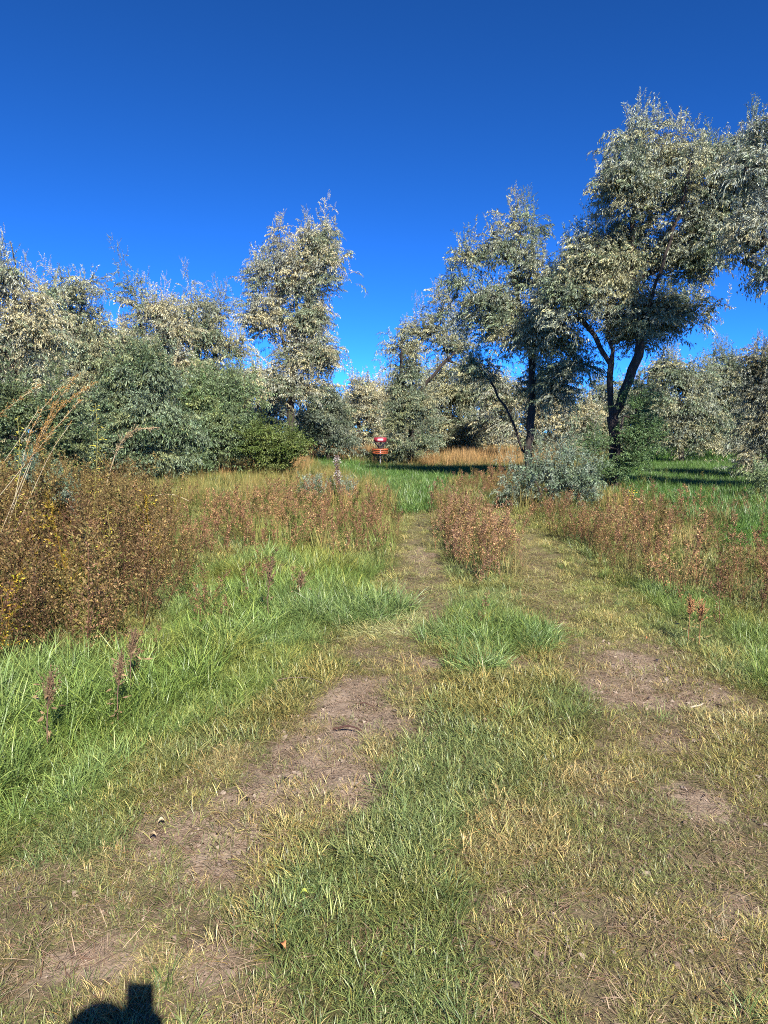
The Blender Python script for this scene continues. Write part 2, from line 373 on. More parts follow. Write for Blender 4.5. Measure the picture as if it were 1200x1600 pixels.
# ------------------------------------------------------------------ the ground
def build_ground():
    ys = np.concatenate([[-400, -150, -60, -25], np.arange(-12, 0, .8), np.arange(0, 1.2, .2), np.arange(1.2, 9, .06), 9 * 1.018 ** np.arange(0, 220), ])
    ys = np.concatenate([ys, [ys[-1] * 1.4, ys[-1] * 2, ys[-1] * 3.4]])
    ts = np.sign(np.linspace(-1, 1, 151)) * np.abs(np.linspace(-1, 1, 151)) ** 1.25
    hw = np.maximum(9, .95 * np.abs(ys) + 5)
    X = ts[None, :] * hw[:, None]; Y = np.repeat(ys[:, None], len(ts), 1)
    Z = H(X, Y) + (fbm(X, Y, 11, 2, 77) - .5) * .018 * (Y < 9)
    ny, nx = X.shape; V = np.stack([X, Y, Z], -1).reshape(-1, 3)
    i = (np.arange(ny - 1)[:, None] * nx + np.arange(nx - 1)[None]).ravel()
    Fq = np.stack([i, i + 1, i + nx + 1, i + nx], 1)
    me = bpy.data.meshes.new('ground'); me.vertices.add(len(V)); me.vertices.foreach_set('co', V.astype(np.float32).ravel())
    me.loops.add(len(Fq) * 4); me.loops.foreach_set('vertex_index', Fq.astype(np.int32).ravel())
    me.polygons.add(len(Fq)); me.polygons.foreach_set('loop_start', np.arange(len(Fq), dtype=np.int32) * 4)
    x, y = V[:, 0], V[:, 1]
    dirt = zone(x, y, DIRT, .06).astype(float); dry = zone(x, y, DRY, .1).astype(float)
    lawn = (zone(x, y, LAWN) | zone(x, y, LUSH)).astype(float)
    at = me.attributes.new('cover', 'FLOAT_COLOR', 'POINT')
    at.data.foreach_set('color', np.c_[dirt, dry, lawn, np.ones(len(V))].astype(np.float32).ravel())
    me.update(); me.polygons.foreach_set('use_smooth', [True] * len(Fq))
    m, t, N, L = new_mat('soil')
    tc = N.new('ShaderNodeTexCoord')
    def noise(sc, det=8, rough=.6):
        n = N.new('ShaderNodeTexNoise'); n.inputs['Scale'].default_value = sc; n.inputs['Detail'].default_value = det; n.inputs['Roughness'].default_value = rough
        L.new(tc.outputs['Object'], n.inputs['Vector']); return n.outputs[0]
    def ramp(src_, a, b, ca, cb):
        r = N.new('ShaderNodeValToRGB'); r.color_ramp.elements[0].position = a; r.color_ramp.elements[1].position = b
        r.color_ramp.elements[0].color = (*ca, 1); r.color_ramp.elements[1].color = (*cb, 1); L.new(src_, r.inputs[0]); return r.outputs[0]
    def mix(f, a, b):
        x_ = N.new('ShaderNodeMix'); x_.data_type = 'RGBA'
        L.new(f, x_.inputs[0]); L.new(a, x_.inputs[6]); L.new(b, x_.inputs[7]); return x_.outputs[2]
    soil = ramp(noise(9), .3, .72, (.20, .145, .10), (.42, .32, .23))
    grit = ramp(noise(140, 3), .35, .75, (.07, .05, .035), (.48, .38, .29))
    soil = mix(ramp(noise(60, 4), .5, .62, (0, 0, 0), (.75, .75, .75)), soil, grit)
    thatch = ramp(noise(70, 5), .3, .7, (.035, .038, .014), (.17, .14, .06))
    cov = N.new('ShaderNodeAttribute'); cov.attribute_name = 'cover'
    sp = N.new('ShaderNodeSeparateColor'); L.new(cov.outputs['Color'], sp.inputs[0])
    mth = N.new('ShaderNodeMath'); mth.operation = 'MULTIPLY_ADD'; mth.inputs[1].default_value = .3; L.new(sp.outputs[1], mth.inputs[0]); L.new(sp.outputs[0], mth.inputs[2]); mth.use_clamp = True
    c = mix(mth.outputs[0], thatch, soil)
    p = N.new('ShaderNodeBsdfPrincipled'); p.inputs['Roughness'].default_value = .95; p.inputs['Specular IOR Level'].default_value = .15
    L.new(c, p.inputs['Base Color'])
    b = N.new('ShaderNodeBump'); b.inputs['Strength'].default_value = .9; b.inputs['Distance'].default_value = .012
    L.new(noise(90, 6, .7), b.inputs['Height']); L.new(b.outputs[0], p.inputs['Normal'])
    o = N.new('ShaderNodeOutputMaterial'); L.new(p.outputs[0], o.inputs[0])
    me.materials.append(m)
    g = link('ground', me); tag(g, 'bare brown earth under the grass with two faint wheel tracks', 'ground', None, 'structure')
build_ground()

# ------------------------------------------------------------------ trees
def smooth_path(pts, n):
    pts = np.asarray(pts, float); d = np.r_[0, np.cumsum(np.linalg.norm(np.diff(pts, axis=0), axis=1))]
    t = np.linspace(0, d[-1], n * 3); q = np.stack([np.interp(t, d, pts[:, k]) for k in range(3)], 1)
    k = max(1, len(q) // 10)
    for _ in range(2):
        qq = q.copy()
        for i in range(1, len(q) - 1): qq[i] = q[max(0, i - k):i + k + 1].mean(0) if k <= i < len(q) - k else q[i]
        q = qq
    return q[np.linspace(0, len(q) - 1, n).astype(int)]

def tree(name, label, cat, dist, base, limbs, lobes, r0=.14, ncl=200, per=12, sig=.3, tint=(.3, .33, .25), cream=.3, sset='silver',
         sscale=1.0, upf=.35, lead=.5, group=None, depthf=.9, ddist=0.0, seed=1, vary=.16, leadh=1.0):
    """limbs: list of pixel polylines, the first is the trunk; lobes: (px, py, rx, ry) ellipses of the crown at distance dist."""
    global rng
    rng = np.random.default_rng(seed * 101 + 5)
    if dist > 30: lobes = list(lobes) + [(base - 22, 688, 26, 16), (base + 24, 690, 26, 15)]
    bx = W(base, 700, dist)[0]; origin = np.array([bx, dist, float(H(bx, dist)) - .03])
    root = link(name, None, None, origin); tag(root, label, cat, group)
    P = []; par = []; own = []; tips = []; mains = []
    def add(p, parent, o): P.append(np.asarray(p, float)); par.append(parent); own.append(o); return len(P) - 1
    px2m = dist / F
    for li, pl in enumerate(limbs):
        pts = [W(a, b, dist) for a, b in pl]
        if li == 0: pts[0] = origin.copy(); pts[0][2] -= .1
        off = rng.uniform(-1, 1) * (0 if li == 0 else .35)
        for k, q in enumerate(pts):
            if k: q[1] += off * k + rng.normal() * .05
        L_ = sum(np.linalg.norm(pts[k + 1] - pts[k]) for k in range(len(pts) - 1))
        q = smooth_path(pts, max(4, int(L_ / .3)))
        q[1:-1] += rng.normal(size=(len(q) - 2, 3)) * .025
        if li == 0: prev = -1; st = 0
        else:
            A = np.array(P); prev = int(np.argmin(np.linalg.norm(A - q[0], axis=1))); q[0] = P[prev]; st = 1
        ids = [prev] if li else []
        for k in range(st, len(q)): prev = add(q[k], prev, li); ids.append(prev)
        mains.append(ids)
    nmain = len(P)
    # lobes
    tot = sum(l[2] * l[3] for l in lobes); clusters = []
    for l in lobes:
        c = W(l[0], l[1], dist); rx, rz = l[2] * px2m, l[3] * px2m; sh = .28 * sscale; rx = max(rx * .55, rx - sh); rz = max(rz * .6, rz - sh * .8); ry = min(rx, rz * 1.3) * depthf
        c[1] += rng.uniform(-.3, .3) * ry + (l[4] if len(l) > 4 else 0)
        m = int(np.clip(round(rx * rz * 2.2), 2, 6)); N_ = max(6, int(.78 * ncl * l[2] * l[3] / tot))
        for _ in range(m):                     # a lobe is a few uneven hanging clumps with gaps between them
            dd = rng.normal(size=3); dd /= np.linalg.norm(dd); f = rng.uniform(.42, .82)
            cc = c + dd * rng.uniform(.35, .8) * np.array([rx, ry, rz]) * (1 - f * .35)
            r3 = np.array([rx, ry, rz * 1.3]) * f * rng.uniform(.8, 1.15); n = max(3, N_ // m)
            d = rng.normal(size=(n, 3)); d /= np.linalg.norm(d, axis=1)[:, None]
            rr = rng.random(n) ** .38 * rng.uniform(.8, 1.15, n)
            q = cc + d * rr[:, None] * r3
            for k in range(n): clusters.append((q[k], d[k], rr[k], c))
    gz = origin[2]
    clusters = [c for c in clusters if c[0][2] > gz + .12]
    A = np.array(P); order = np.argsort([np.min(np.linalg.norm(A - c[0], axis=1)) for c in clusters])
    tipid = {}
    for ci in order:
        q, d, rr, c = clusters[ci]
        A = np.array(P); dv = q - A; dist_ = np.linalg.norm(dv, axis=1) + np.where(dv[:, 2] < -.1, .8 * -dv[:, 2], 0)
        if len(A) > 12: dist_[:3] += .6
        j = int(np.argmin(dist_)); a = P[j]; ln = np.linalg.norm(q - a); n = max(1, int(ln / .45))
        prev = j
        for k in range(1, n + 1):
            t = k / n; s = a + (q - a) * t + np.array([0, 0, math.sin(t * math.pi) * ln * .10]) + (rng.normal(size=3) * .04 if k < n else 0)
            prev = add(s, prev, -1)
        tipid[ci] = prev
    cnt = np.zeros(len(P))
    for ci, i in tipid.items():
        while i >= 0: cnt[i] += 1; i = par[i]
    for i in mains[0]: pass
    w0 = cnt[0]
    rad = r0 * (np.maximum(cnt, 1) / w0) ** .5 * .95
    rad = np.maximum(rad, .007)
    for ids in mains:                          # keep the limbs tapering smoothly even past their last branch
        for k in range(1, len(ids)):
            rad[ids[k]] = max(min(rad[ids[k]], rad[ids[k - 1]] if k > 1 else rad[ids[k]]), .012)
    P0 = np.array(P) - origin
    for li, ids in enumerate(mains):
        g = Geo(); rr_ = rad[ids].copy()
        if li == 0: rr_[0] *= 1.35
        else: rr_[0] = rr_[1]
        g.tube(P0[ids], rr_, (1, 1, 1), 9)
        o = link('trunk' if li == 0 else 'limb', g.mesh('trunk', M_BARK, True), root)
    g = Geo()
    for i in range(nmain, len(P)):
        j = par[i]; g.tube([P0[j], P0[i]], [min(rad[j], rad[i] * 1.4), rad[i]], (1, 1, 1), 4)
    if g.n: tag(link('branches', g.mesh('branches', M_BARK), root), kind='stuff')
    # leaves
    pos, rot, scl, tn, var = [], [], [], [], []
    srcs, key = (SPRAY, 'silver') if sset == 'silver' else (BUSHY, 'bushy')
    ndr, nup = (5, 3) if sset == 'silver' else (4, 2)
    tint = np.array(tint)
    def put(p, yaw, tilt, s, v, t):
        pos.append(p - origin); rot.append((rng.normal() * tilt, rng.normal() * tilt, yaw)); scl.append(s); tn.append(t); var.append(v)
    for ci, (q, d, rr, c) in enumerate(clusters):
        base_t = tint * rng.uniform(1 - vary, 1 + vary)
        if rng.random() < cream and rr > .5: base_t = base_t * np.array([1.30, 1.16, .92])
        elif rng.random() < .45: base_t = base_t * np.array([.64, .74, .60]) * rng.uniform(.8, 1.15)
        k_ = rng.poisson(per * 1.15 * rng.choice([.45, 1, 1.6]))
        ss = sig * .8 * rng.uniform(.5, 1.5)
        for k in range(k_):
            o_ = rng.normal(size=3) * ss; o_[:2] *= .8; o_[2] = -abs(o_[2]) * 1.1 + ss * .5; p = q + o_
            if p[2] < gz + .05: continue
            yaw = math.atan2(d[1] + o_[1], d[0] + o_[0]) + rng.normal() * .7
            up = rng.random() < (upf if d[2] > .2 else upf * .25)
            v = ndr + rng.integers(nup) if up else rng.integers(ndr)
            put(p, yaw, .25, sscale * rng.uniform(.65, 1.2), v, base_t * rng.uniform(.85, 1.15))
        if d[2] > .4 and rr > .6 and q[2] > c[2] and rng.random() < lead:      # a feathery leading plume standing out of the crown
            hh = rng.uniform(.5, 1.35) * sscale ** .6 * leadh; m = int(6 + hh * 17); dx = rng.normal(size=2) * .22
            for k in range(m):
                t = k / m; w_ = .17 * (1 - t) ** .8 * hh; o2 = rng.normal(size=2) * w_
                p = q + np.array([dx[0] * t * hh + o2[0], dx[1] * t * hh + o2[1], hh * t * .9])
                up = rng.random() < .35 + .5 * t
                put(p, math.atan2(o2[1], o2[0]), .3, sscale * (.75 - .42 * t), ndr + rng.integers(nup) if up else rng.integers(ndr), base_t * rng.uniform(.9, 1.15))
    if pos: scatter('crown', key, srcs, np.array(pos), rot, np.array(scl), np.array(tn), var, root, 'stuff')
    return root, len(pos)

SIL = (.30, .335, .245); PALE = (.38, .395, .30); DARKS = (.17, .21, .15); BG = (.115, .165, .09); YG = (.20, .25, .07)
TREES = [
 # name, label, category, keyword arguments
 ('olive_tree', 'tallest silver leaved tree with two dark forking limbs, behind the grey bush', 'tree', dict(dist=18, base=958,
   limbs=[[(958, 760), (962, 700), (957, 650)], [(957, 650), (950, 590), (952, 520), (930, 420), (925, 350)], [(957, 650), (978, 600), (992, 530), (1018, 430), (1045, 340), (1050, 280)], [(950, 560), (900, 470), (880, 420)], [(992, 530), (985, 400), (990, 300)], [(1018, 430), (1090, 350), (1150, 290)]],
   lobes=[(1000, 245, 50, 48), (1070, 240, 36, 42), (960, 300, 75, 60), (1050, 320, 90, 75), (1150, 300, 60, 60), (914, 385, 50, 55), (985, 410, 90, 70), (1090, 420, 75, 55), (930, 470, 85, 60), (1010, 490, 80, 50), (860, 520, 60, 55, 1.2), (920, 560, 60, 40, 1.6), (1060, 485, 60, 30), (890, 610, 45, 40, 1.8), (1000, 520, 55, 32, .8), (1120, 380, 50, 45), (1160, 330, 40, 50), (1115, 250, 35, 45)],
   r0=.145, ncl=640, per=12, sig=.27, tint=SIL, cream=.4, lead=.5, seed=1, leadh=.8)),
 ('olive_tree', 'slim silver tree with two dark leaning trunks just left of the tallest tree', 'tree', dict(dist=20.5, base=822,
   limbs=[[(822, 735), (825, 690), (835, 620), (830, 540), (800, 450), (812, 380)], [(822, 720), (805, 660), (775, 600), (745, 560)], [(830, 540), (860, 480)], [(835, 620), (870, 560)]],
   lobes=[(812, 370, 28, 45), (775, 395, 38, 45), (722, 400, 22, 28), (765, 450, 52, 42), (830, 440, 40, 50), (740, 490, 28, 30), (790, 520, 48, 45), (850, 510, 48, 48), (755, 585, 38, 40, 1), (850, 600, 44, 50, 1.5), (720, 450, 22, 30)],
   r0=.12, ncl=215, per=10, sig=.27, tint=SIL, cream=.4, lead=.7, seed=2, leadh=1.0)),
 ('olive_tree', 'tree beside the orange basket, its crown arching right over a dark green leafy base', 'tree', dict(dist=31, base=640,
   limbs=[[(640, 728), (642, 680), (648, 620), (655, 560)], [(648, 620), (690, 570), (725, 540)], [(645, 650), (625, 590), (628, 540)]],
   lobes=[(630, 535, 25, 28), (665, 520, 42, 25), (700, 545, 40, 28), (690, 495, 16, 30), (645, 575, 38, 35), (725, 575, 22, 26), (625, 620, 22, 30), (650, 640, 35, 35)],
   r0=.14, ncl=190, per=10, sig=.33, tint=SIL, cream=.45, lead=.5, seed=3, sscale=1.15)),
 ('leafy_bush', 'dark green upright bush touching the right side of the orange basket', 'bush', dict(dist=30.6, base=646,
   limbs=[[(642, 728), (645, 660)]], lobes=[(630, 600, 20, 34), (640, 640, 26, 35), (648, 690, 28, 28), (622, 700, 20, 20), (662, 650, 18, 36), (618, 650, 14, 24)],
   r0=.06, ncl=70, per=12, sig=.28, tint=(.20, .25, .16), cream=.2, lead=.45, seed=4, sscale=1.0)),
 ('olive_tree', 'tall narrow silver tree standing alone left of centre against the blue sky', 'tree', dict(dist=28, base=452,
   limbs=[[(452, 725), (453, 660), (460, 600), (462, 500), (465, 400), (480, 360)], [(460, 600), (440, 520), (430, 420)], [(462, 500), (500, 430), (505, 370)], [(460, 580), (500, 520)]],
   lobes=[(438, 385, 16, 32), (476, 378, 13, 36), (508, 380, 15, 36), (412, 425, 24, 30), (465, 430, 48, 45), (510, 430, 26, 40), (425, 490, 42, 42), (485, 500, 45, 45), (450, 555, 62, 32), (500, 555, 32, 32), (435, 605, 45, 28), (480, 610, 35, 25)],
   r0=.15, ncl=380, per=11, sig=.33, tint=PALE, cream=.4, lead=.7, seed=5, sscale=1.1, leadh=1.05)),
 ('leafy_bush', 'dark green bush behind the leaning dry stalks at the left edge', 'bush', dict(dist=13, base=50,
   limbs=[[(50, 800), (50, 720), (60, 660)], [(50, 740), (10, 680)]],
   lobes=[(-40, 660, 60, 60), (20, 640, 50, 50), (80, 655, 50, 50), (135, 690, 36, 40), (40, 710, 70, 40), (-60, 740, 70, 50), (110, 735, 50, 30)],
   r0=.06, ncl=210, per=10, sig=.2, tint=(.16, .21, .10), cream=.1, sset='bushy', lead=.4, seed=31, sscale=.8)),
 ('olive_tree', 'silver tree at the left edge with long thin shoots rising above its crown', 'tree', dict(dist=15, base=20,
   limbs=[[(20, 770), (18, 680), (10, 560), (25, 440), (20, 380)], [(10, 560), (-40, 470), (-60, 420)], [(15, 520), (60, 460)]],
   lobes=[(10, 440, 30, 38), (-40, 440, 50, 60), (40, 480, 40, 40), (0, 520, 70, 60), (70, 520, 40, 40), (-60, 560, 70, 70), (30, 590, 60, 45)],
   r0=.13, ncl=210, per=8, sig=.24, tint=PALE, cream=.5, lead=.45, seed=6, sscale=.9, leadh=1.1)),
 ('olive_tree', 'silver tree with two dark leafy tips, second crown from the left edge', 'tree', dict(dist=20, base=110,
   limbs=[[(110, 760), (112, 650), (125, 540), (128, 450)], [(125, 540), (85, 480)], [(112, 600), (150, 530)]],
   lobes=[(128, 445, 28, 25), (90, 460, 26, 24), (110, 495, 55, 30), (60, 520, 45, 40), (140, 530, 36, 42), (100, 570, 70, 45), (60, 620, 60, 40), (140, 620, 45, 40)],
   r0=.13, ncl=240, per=10, sig=.28, tint=SIL, cream=.5, lead=.6, seed=7, leadh=1.3)),
 ('olive_tree', 'pointed silver tree in the left group, with one thin spire at its left side', 'tree', dict(dist=24, base=238,
   limbs=[[(238, 740), (240, 640), (225, 540), (212, 460)], [(240, 600), (260, 520), (262, 490)]],
   lobes=[(210, 462, 12, 28), (230, 490, 28, 26), (262, 480, 16, 20), (255, 520, 36, 32), (215, 540, 36, 30), (245, 575, 50, 36), (270, 610, 40, 36)],
   r0=.13, ncl=190, per=10, sig=.28, tint=PALE, cream=.6, lead=.7, seed=8, sscale=1.05, leadh=1.3)),
 ('olive_tree', 'silver tree with a notched double top, just left of the tall lone tree', 'tree', dict(dist=25, base=320,
   limbs=[[(320, 740), (318, 640), (305, 540), (303, 480)], [(318, 600), (340, 540), (342, 490)]],
   lobes=[(302, 480, 18, 24), (340, 492, 16, 26), (285, 510, 26, 28), (325, 530, 38, 30), (365, 540, 26, 26), (300, 575, 48, 36), (350, 590, 46, 36), (325, 625, 50, 34)],
   r0=.13, ncl=220, per=10, sig=.28, tint=SIL, cream=.55, lead=.7, seed=9, sscale=1.05, leadh=1.3)),
 ('leafy_bush', 'broad dark green leafy bush, widest in the left group, reaching down to the grass', 'bush', dict(dist=19.5, base=215,
   limbs=[[(215, 765), (212, 680), (200, 600)], [(212, 690), (250, 620)], [(213, 700), (165, 630)]],
   lobes=[(190, 575, 48, 38), (235, 600, 50, 45), (160, 640, 45, 45), (215, 660, 60, 50), (270, 670, 48, 45), (170, 700, 45, 35), (240, 715, 55, 28)],
   r0=.09, ncl=300, per=12, sig=.26, tint=(.19, .25, .15), cream=.25, lead=.35, seed=10)),
 ('leafy_bush', 'mid green bush between the broad dark bush and the tall lone tree', 'bush', dict(dist=22.5, base=335,
   limbs=[[(335, 745), (335, 690), (340, 640)], [(335, 690), (300, 640)]],
   lobes=[(320, 625, 42, 36), (370, 620, 34, 42), (300, 670, 38, 36), (350, 675, 48, 40), (325, 712, 42, 24), (385, 690, 30, 36)],
   r0=.08, ncl=230, per=12, sig=.27, tint=(.18, .25, .12), cream=.15, lead=.35, seed=11, sscale=.95)),
 ('leafy_bush', 'low yellow green bush at the foot of the tall lone tree', 'bush', dict(dist=22, base=425,
   limbs=[[(425, 745), (425, 700)]], lobes=[(405, 690, 30, 24), (440, 705, 30, 22), (420, 725, 32, 16), (455, 690, 14, 20)],
   r0=.05, ncl=90, per=12, sig=.22, tint=(.19, .24, .07), cream=.0, sset='bushy', lead=.3, seed=12)),
 ('olive_tree', 'dark rounded tree just right of the tall lone tree, behind the tan grass', 'tree', dict(dist=33, base=512,
   limbs=[[(512, 715), (512, 650), (505, 610)]], lobes=[(500, 610, 26, 26), (520, 640, 30, 32), (490, 650, 32, 30), (525, 675, 26, 20), (480, 680, 34, 18)],
   r0=.1, ncl=130, per=11, sig=.33, tint=(.17, .21, .15), cream=.1, lead=.4, seed=13, sscale=1.3)),
 ('olive_tree', 'pale far tree closing the gap behind the path, left of the orange basket', 'tree', dict(dist=44, base=560,
   limbs=[[(560, 705), (560, 640), (556, 600)]], lobes=[(556, 605, 14, 26), (575, 620, 18, 24), (550, 640, 24, 26), (578, 655, 26, 28), (550, 680, 26, 18)],
   r0=.13, ncl=130, per=10, sig=.4, tint=PALE, cream=.6, lead=.8, seed=14, sscale=1.6)),
 ('olive_tree', 'pale far tree directly behind the orange basket', 'tree', dict(dist=46, base=605,
   limbs=[[(605, 705), (604, 640), (600, 610)]], lobes=[(600, 610, 16, 22), (620, 625, 18, 26), (600, 650, 28, 28), (610, 680, 30, 18)],
   r0=.13, ncl=130, per=10, sig=.4, tint=PALE, cream=.6, lead=.7, seed=15, sscale=1.6)),
 ('olive_tree', 'pale tree behind the arching crown, seen right of the dark upright bush', 'tree', dict(dist=38, base=705,
   limbs=[[(705, 712), (704, 650), (700, 600)]], lobes=[(690, 610, 34, 30), (725, 620, 28, 34), (700, 655, 42, 30), (735, 665, 30, 26)],
   r0=.13, ncl=170, per=11, sig=.38, tint=SIL, cream=.5, lead=.4, seed=16, sscale=1.45)),
 ('olive_tree', 'pale tree seen through the gap between the two dark leaning trunks', 'tree', dict(dist=34, base=860,
   limbs=[[(790, 718), (795, 660), (800, 620)]], lobes=[(790, 610, 40, 34), (850, 620, 40, 34), (780, 660, 36, 28), (850, 660, 46, 28), (905, 650, 40, 34)],
   r0=.13, ncl=200, per=11, sig=.36, tint=PALE, cream=.45, lead=.3, seed=17, sscale=1.4)),
 ('leafy_bush', 'round leaved bright green shrub wrapped round the trunk of the tallest tree', 'bush', dict(dist=17.3, base=962,
   limbs=[[(962, 765), (968, 700), (975, 650)]], lobes=[(998, 640, 16, 32), (992, 685, 20, 30), (1012, 672, 16, 26), (955, 730, 28, 18), (990, 715, 24, 18), (930, 700, 12, 20)],
   r0=.05, ncl=120, per=9, sig=.2, tint=(.16, .25, .10), cream=.0, sset='bushy', lead=.4, seed=18, sscale=.7)),
 ('olive_tree', 'silver tree with drooping cream sprays over a short dark trunk, right of the tallest tree', 'tree', dict(dist=32, base=1065,
   limbs=[[(1065, 722), (1064, 690), (1060, 640)], [(1064, 680), (1100, 630)]], lobes=[(1040, 590, 36, 30), (1085, 595, 34, 26), (1030, 635, 36, 34), (1085, 640, 46, 34), (1050, 670, 50, 22), (1110, 670, 32, 22)],
   r0=.14, ncl=230, per=11, sig=.33, tint=SIL, cream=.5, lead=.5, seed=19, sscale=1.3)),
 ('olive_tree', 'silver tree near the right edge behind the drooping one, with a small pointed top', 'tree', dict(dist=35, base=1135,
   limbs=[[(1135, 715), (1134, 660), (1128, 590)]], lobes=[(1125, 580, 26, 26), (1150, 605, 32, 32), (1110, 620, 30, 34), (1140, 655, 40, 34), (1150, 690, 30, 18)],
   r0=.13, ncl=180, per=11, sig=.35, tint=SIL, cream=.4, lead=.5, seed=20, sscale=1.35)),
 ('olive_tree', 'shadowy tree cut by the right edge, above the bright green lawn', 'tree', dict(dist=21, base=1235,
   limbs=[[(1235, 745), (1236, 670), (1225, 600)], [(1236, 680), (1190, 620)]], lobes=[(1200, 565, 34, 28), (1235, 600, 60, 50), (1185, 620, 30, 34), (1200, 670, 46, 38), (1260, 680, 60, 50), (1195, 715, 40, 22)],
   r0=.13, ncl=240, per=12, sig=.28, tint=(.24, .26, .20), cream=.35, lead=.4, seed=21)),
 ('olive_tree', 'tree outside the right edge whose dark hanging branches reach into the picture', 'tree', dict(dist=14.5, base=1370,
   limbs=[[(1370, 800), (1365, 650), (1340, 480), (1290, 380), (1240, 300)], [(1340, 480), (1240, 430), (1180, 400)], [(1365, 600), (1430, 450)]],
   lobes=[(1182, 215, 20, 45), (1155, 265, 28, 34), (1190, 250, 34, 45), (1240, 280, 60, 60), (1190, 370, 55, 45), (1270, 380, 80, 70), (1210, 430, 50, 34), (1360, 380, 90, 90), (1430, 480, 90, 90), (1330, 520, 80, 60)],
   r0=.2, ncl=330, per=10, sig=.24, tint=(.30, .33, .26), cream=.2, lead=.55, seed=22)),
]
# lower growth behind the first rows and beyond both edges of the frame
BACK = [(-30, 30, 560, 90, 110), (60, 31, 590, 80, 100), (165, 33, 560, 60, 110), (280, 34, 590, 60, 90), (400, 36, 600, 50, 80), (1000, 44, 620, 60, 70), (940, 42, 625, 50, 70), (750, 48, 620, 50, 70),
        (660, 52, 620, 40, 70), (1230, 42, 590, 60, 90), (520, 55, 640, 40, 50), (1180, 50, 610, 60, 80)]
BL = ['background silver tree behind the left edge weeds', 'background tree behind the second crown from the left', 'background tree between the two left crowns and the thin spire',
      'background tree between the thin spire and the notched double top', 'background tree filling the foot of the tall lone tree', 'background tree right behind the green shrub and lawn',
      'background tree hidden mostly behind the tallest tree', 'background tree behind the arching crown and the leaning trunks', 'background tree behind the dark upright bush',
      'background tree beyond the right edge', 'background low tree in the gap left of the path end', 'background tree behind the small pointed top at right']
total = 0
for nm, lb, ct, kw in TREES:
    r_, n_ = tree(nm, lb, ct, **kw); total += n_
for i, (px, d, py, rx, ry) in enumerate(BACK):
    h = 700 - py
    lob = [(px + rx * a, py + ry * b, rx * .45, ry * .42) for a, b in ((-.5, .1), (0, -.15), (.5, .15), (-.3, .55), (.35, .6))]
    r_, n_ = tree('olive_tree', BL[i], 'tree', dist=d, base=px, limbs=[[(px, 712), (px + 3, 700 - h * .5), (px, py + 10)]], lobes=lob, r0=.12, ncl=130, per=11, sig=.42,
                  tint=[SIL, PALE, (.3, .32, .25)][i % 3], cream=.35, lead=.4, seed=40 + i, sscale=1.5); total += n_
print('sprays', total)

rng = np.random.default_rng(60); n = 9000
x = rng.uniform(-75, 75, n); y = rng.uniform(64, 72, n); top_ = 2.2 + 4.2 * fbm(x, y * 0, .16, 4, 5); z = top_ * rng.random(n) ** .8
scatter('far_wood', 'silver', SPRAY, np.c_[x, y, z], np.c_[rng.normal(size=(n, 2)) * .2, rng.uniform(0, 6.28, n)], rng.uniform(2.2, 3.6, n), np.array([.28, .31, .23]) * (rng.uniform(.7, 1.25, n) * (.8 + .5 * fbm(x, y, .3, 2, 9)))[:, None],
        rng.integers(0, 8, n), None, 'stuff', 'pale far-off wood closing the horizon behind all the trees', 'wood')
# small silver bushes in the clearing: upright shoots of grey leaves
tree('silver_bush', 'pale grey green bush with upright shoots in front of the dark tree trunks', 'bush', 13.6, 868, [[(868, 800), (868, 760)], [(868, 790), (830, 750)], [(868, 790), (910, 750)]],
     [(850, 735, 30, 28), (880, 740, 34, 30), (915, 750, 30, 26), (820, 765, 34, 22), (865, 770, 45, 20), (905, 775, 40, 18), (800, 780, 22, 14)],
     r0=.03, ncl=150, per=5, sig=.13, tint=(.25, .31, .22), cream=0, upf=.9, lead=.6, seed=70, sscale=.62, leadh=1.1)
tree('silver_bush', 'small low silver bush beside the dead mullein stalk in the clearing', 'bush', 14.6, 505, [[(505, 795), (505, 770)]],
     [(495, 772, 22, 14), (522, 778, 24, 12), (480, 765, 14, 12), (545, 780, 12, 8)], r0=.015, ncl=55, per=5, sig=.09, tint=(.25, .30, .22), cream=0, upf=.9, lead=.5, seed=71, sscale=.5, leadh=.6)
tree('silver_bush', 'silvery sprig of leaves poking out of the brown weeds near the left edge', 'bush', 9.0, 75, [[(75, 850), (75, 780)]],
     [(45, 745, 22, 14), (85, 760, 20, 14), (110, 775, 18, 12)], r0=.012, ncl=30, per=4, sig=.07, tint=(.24, .30, .22), cream=0, upf=.8, lead=.3, seed=72, sscale=.42, leadh=.5)
tree('silver_bush', 'thin leafy sapling in front of the shadowy tree at the right edge', 'bush', 15, 1190, [[(1190, 790), (1190, 740)]],
     [(1182, 735, 12, 20), (1200, 750, 14, 20), (1188, 765, 14, 12)], r0=.015, ncl=30, per=6, sig=.1, tint=(.22, .28, .13), cream=0, upf=.8, lead=.6, seed=73, sscale=.55, leadh=.6)

# ------------------------------------------------------------------ ground cover
rng = np.random.default_rng(99)
def field(y0, y1, dens, side=1.3):
    w1 = .58 * y1 + side; n = int(dens * (y1 - y0) * 2 * w1)
    x = rng.uniform(-w1, w1, n); y = rng.uniform(y0, y1, n)
    k = np.abs(x) < .58 * y + side
    return x[k], y[k]
def lay(name, key, srcs, x, y, s, tint, label, cat, tilt=.12, hs=None, nv=None, z=0.0):
    n = len(x); rot = np.c_[rng.normal(size=n) * tilt, rng.normal(size=n) * tilt, rng.uniform(0, 6.283, n)]
    sc = np.c_[s, s, s if hs is None else s * hs]
    return scatter(name, key, srcs, np.c_[x, y, H(x, y) + z], rot, sc, np.clip(tint, .004, .95), rng.integers(0, nv or len(srcs), n), None, 'stuff', label, cat)
def blend(a, b, t): t = np.clip(t, 0, 1)[:, None]; return np.asarray(a) * (1 - t) + np.asarray(b) * t

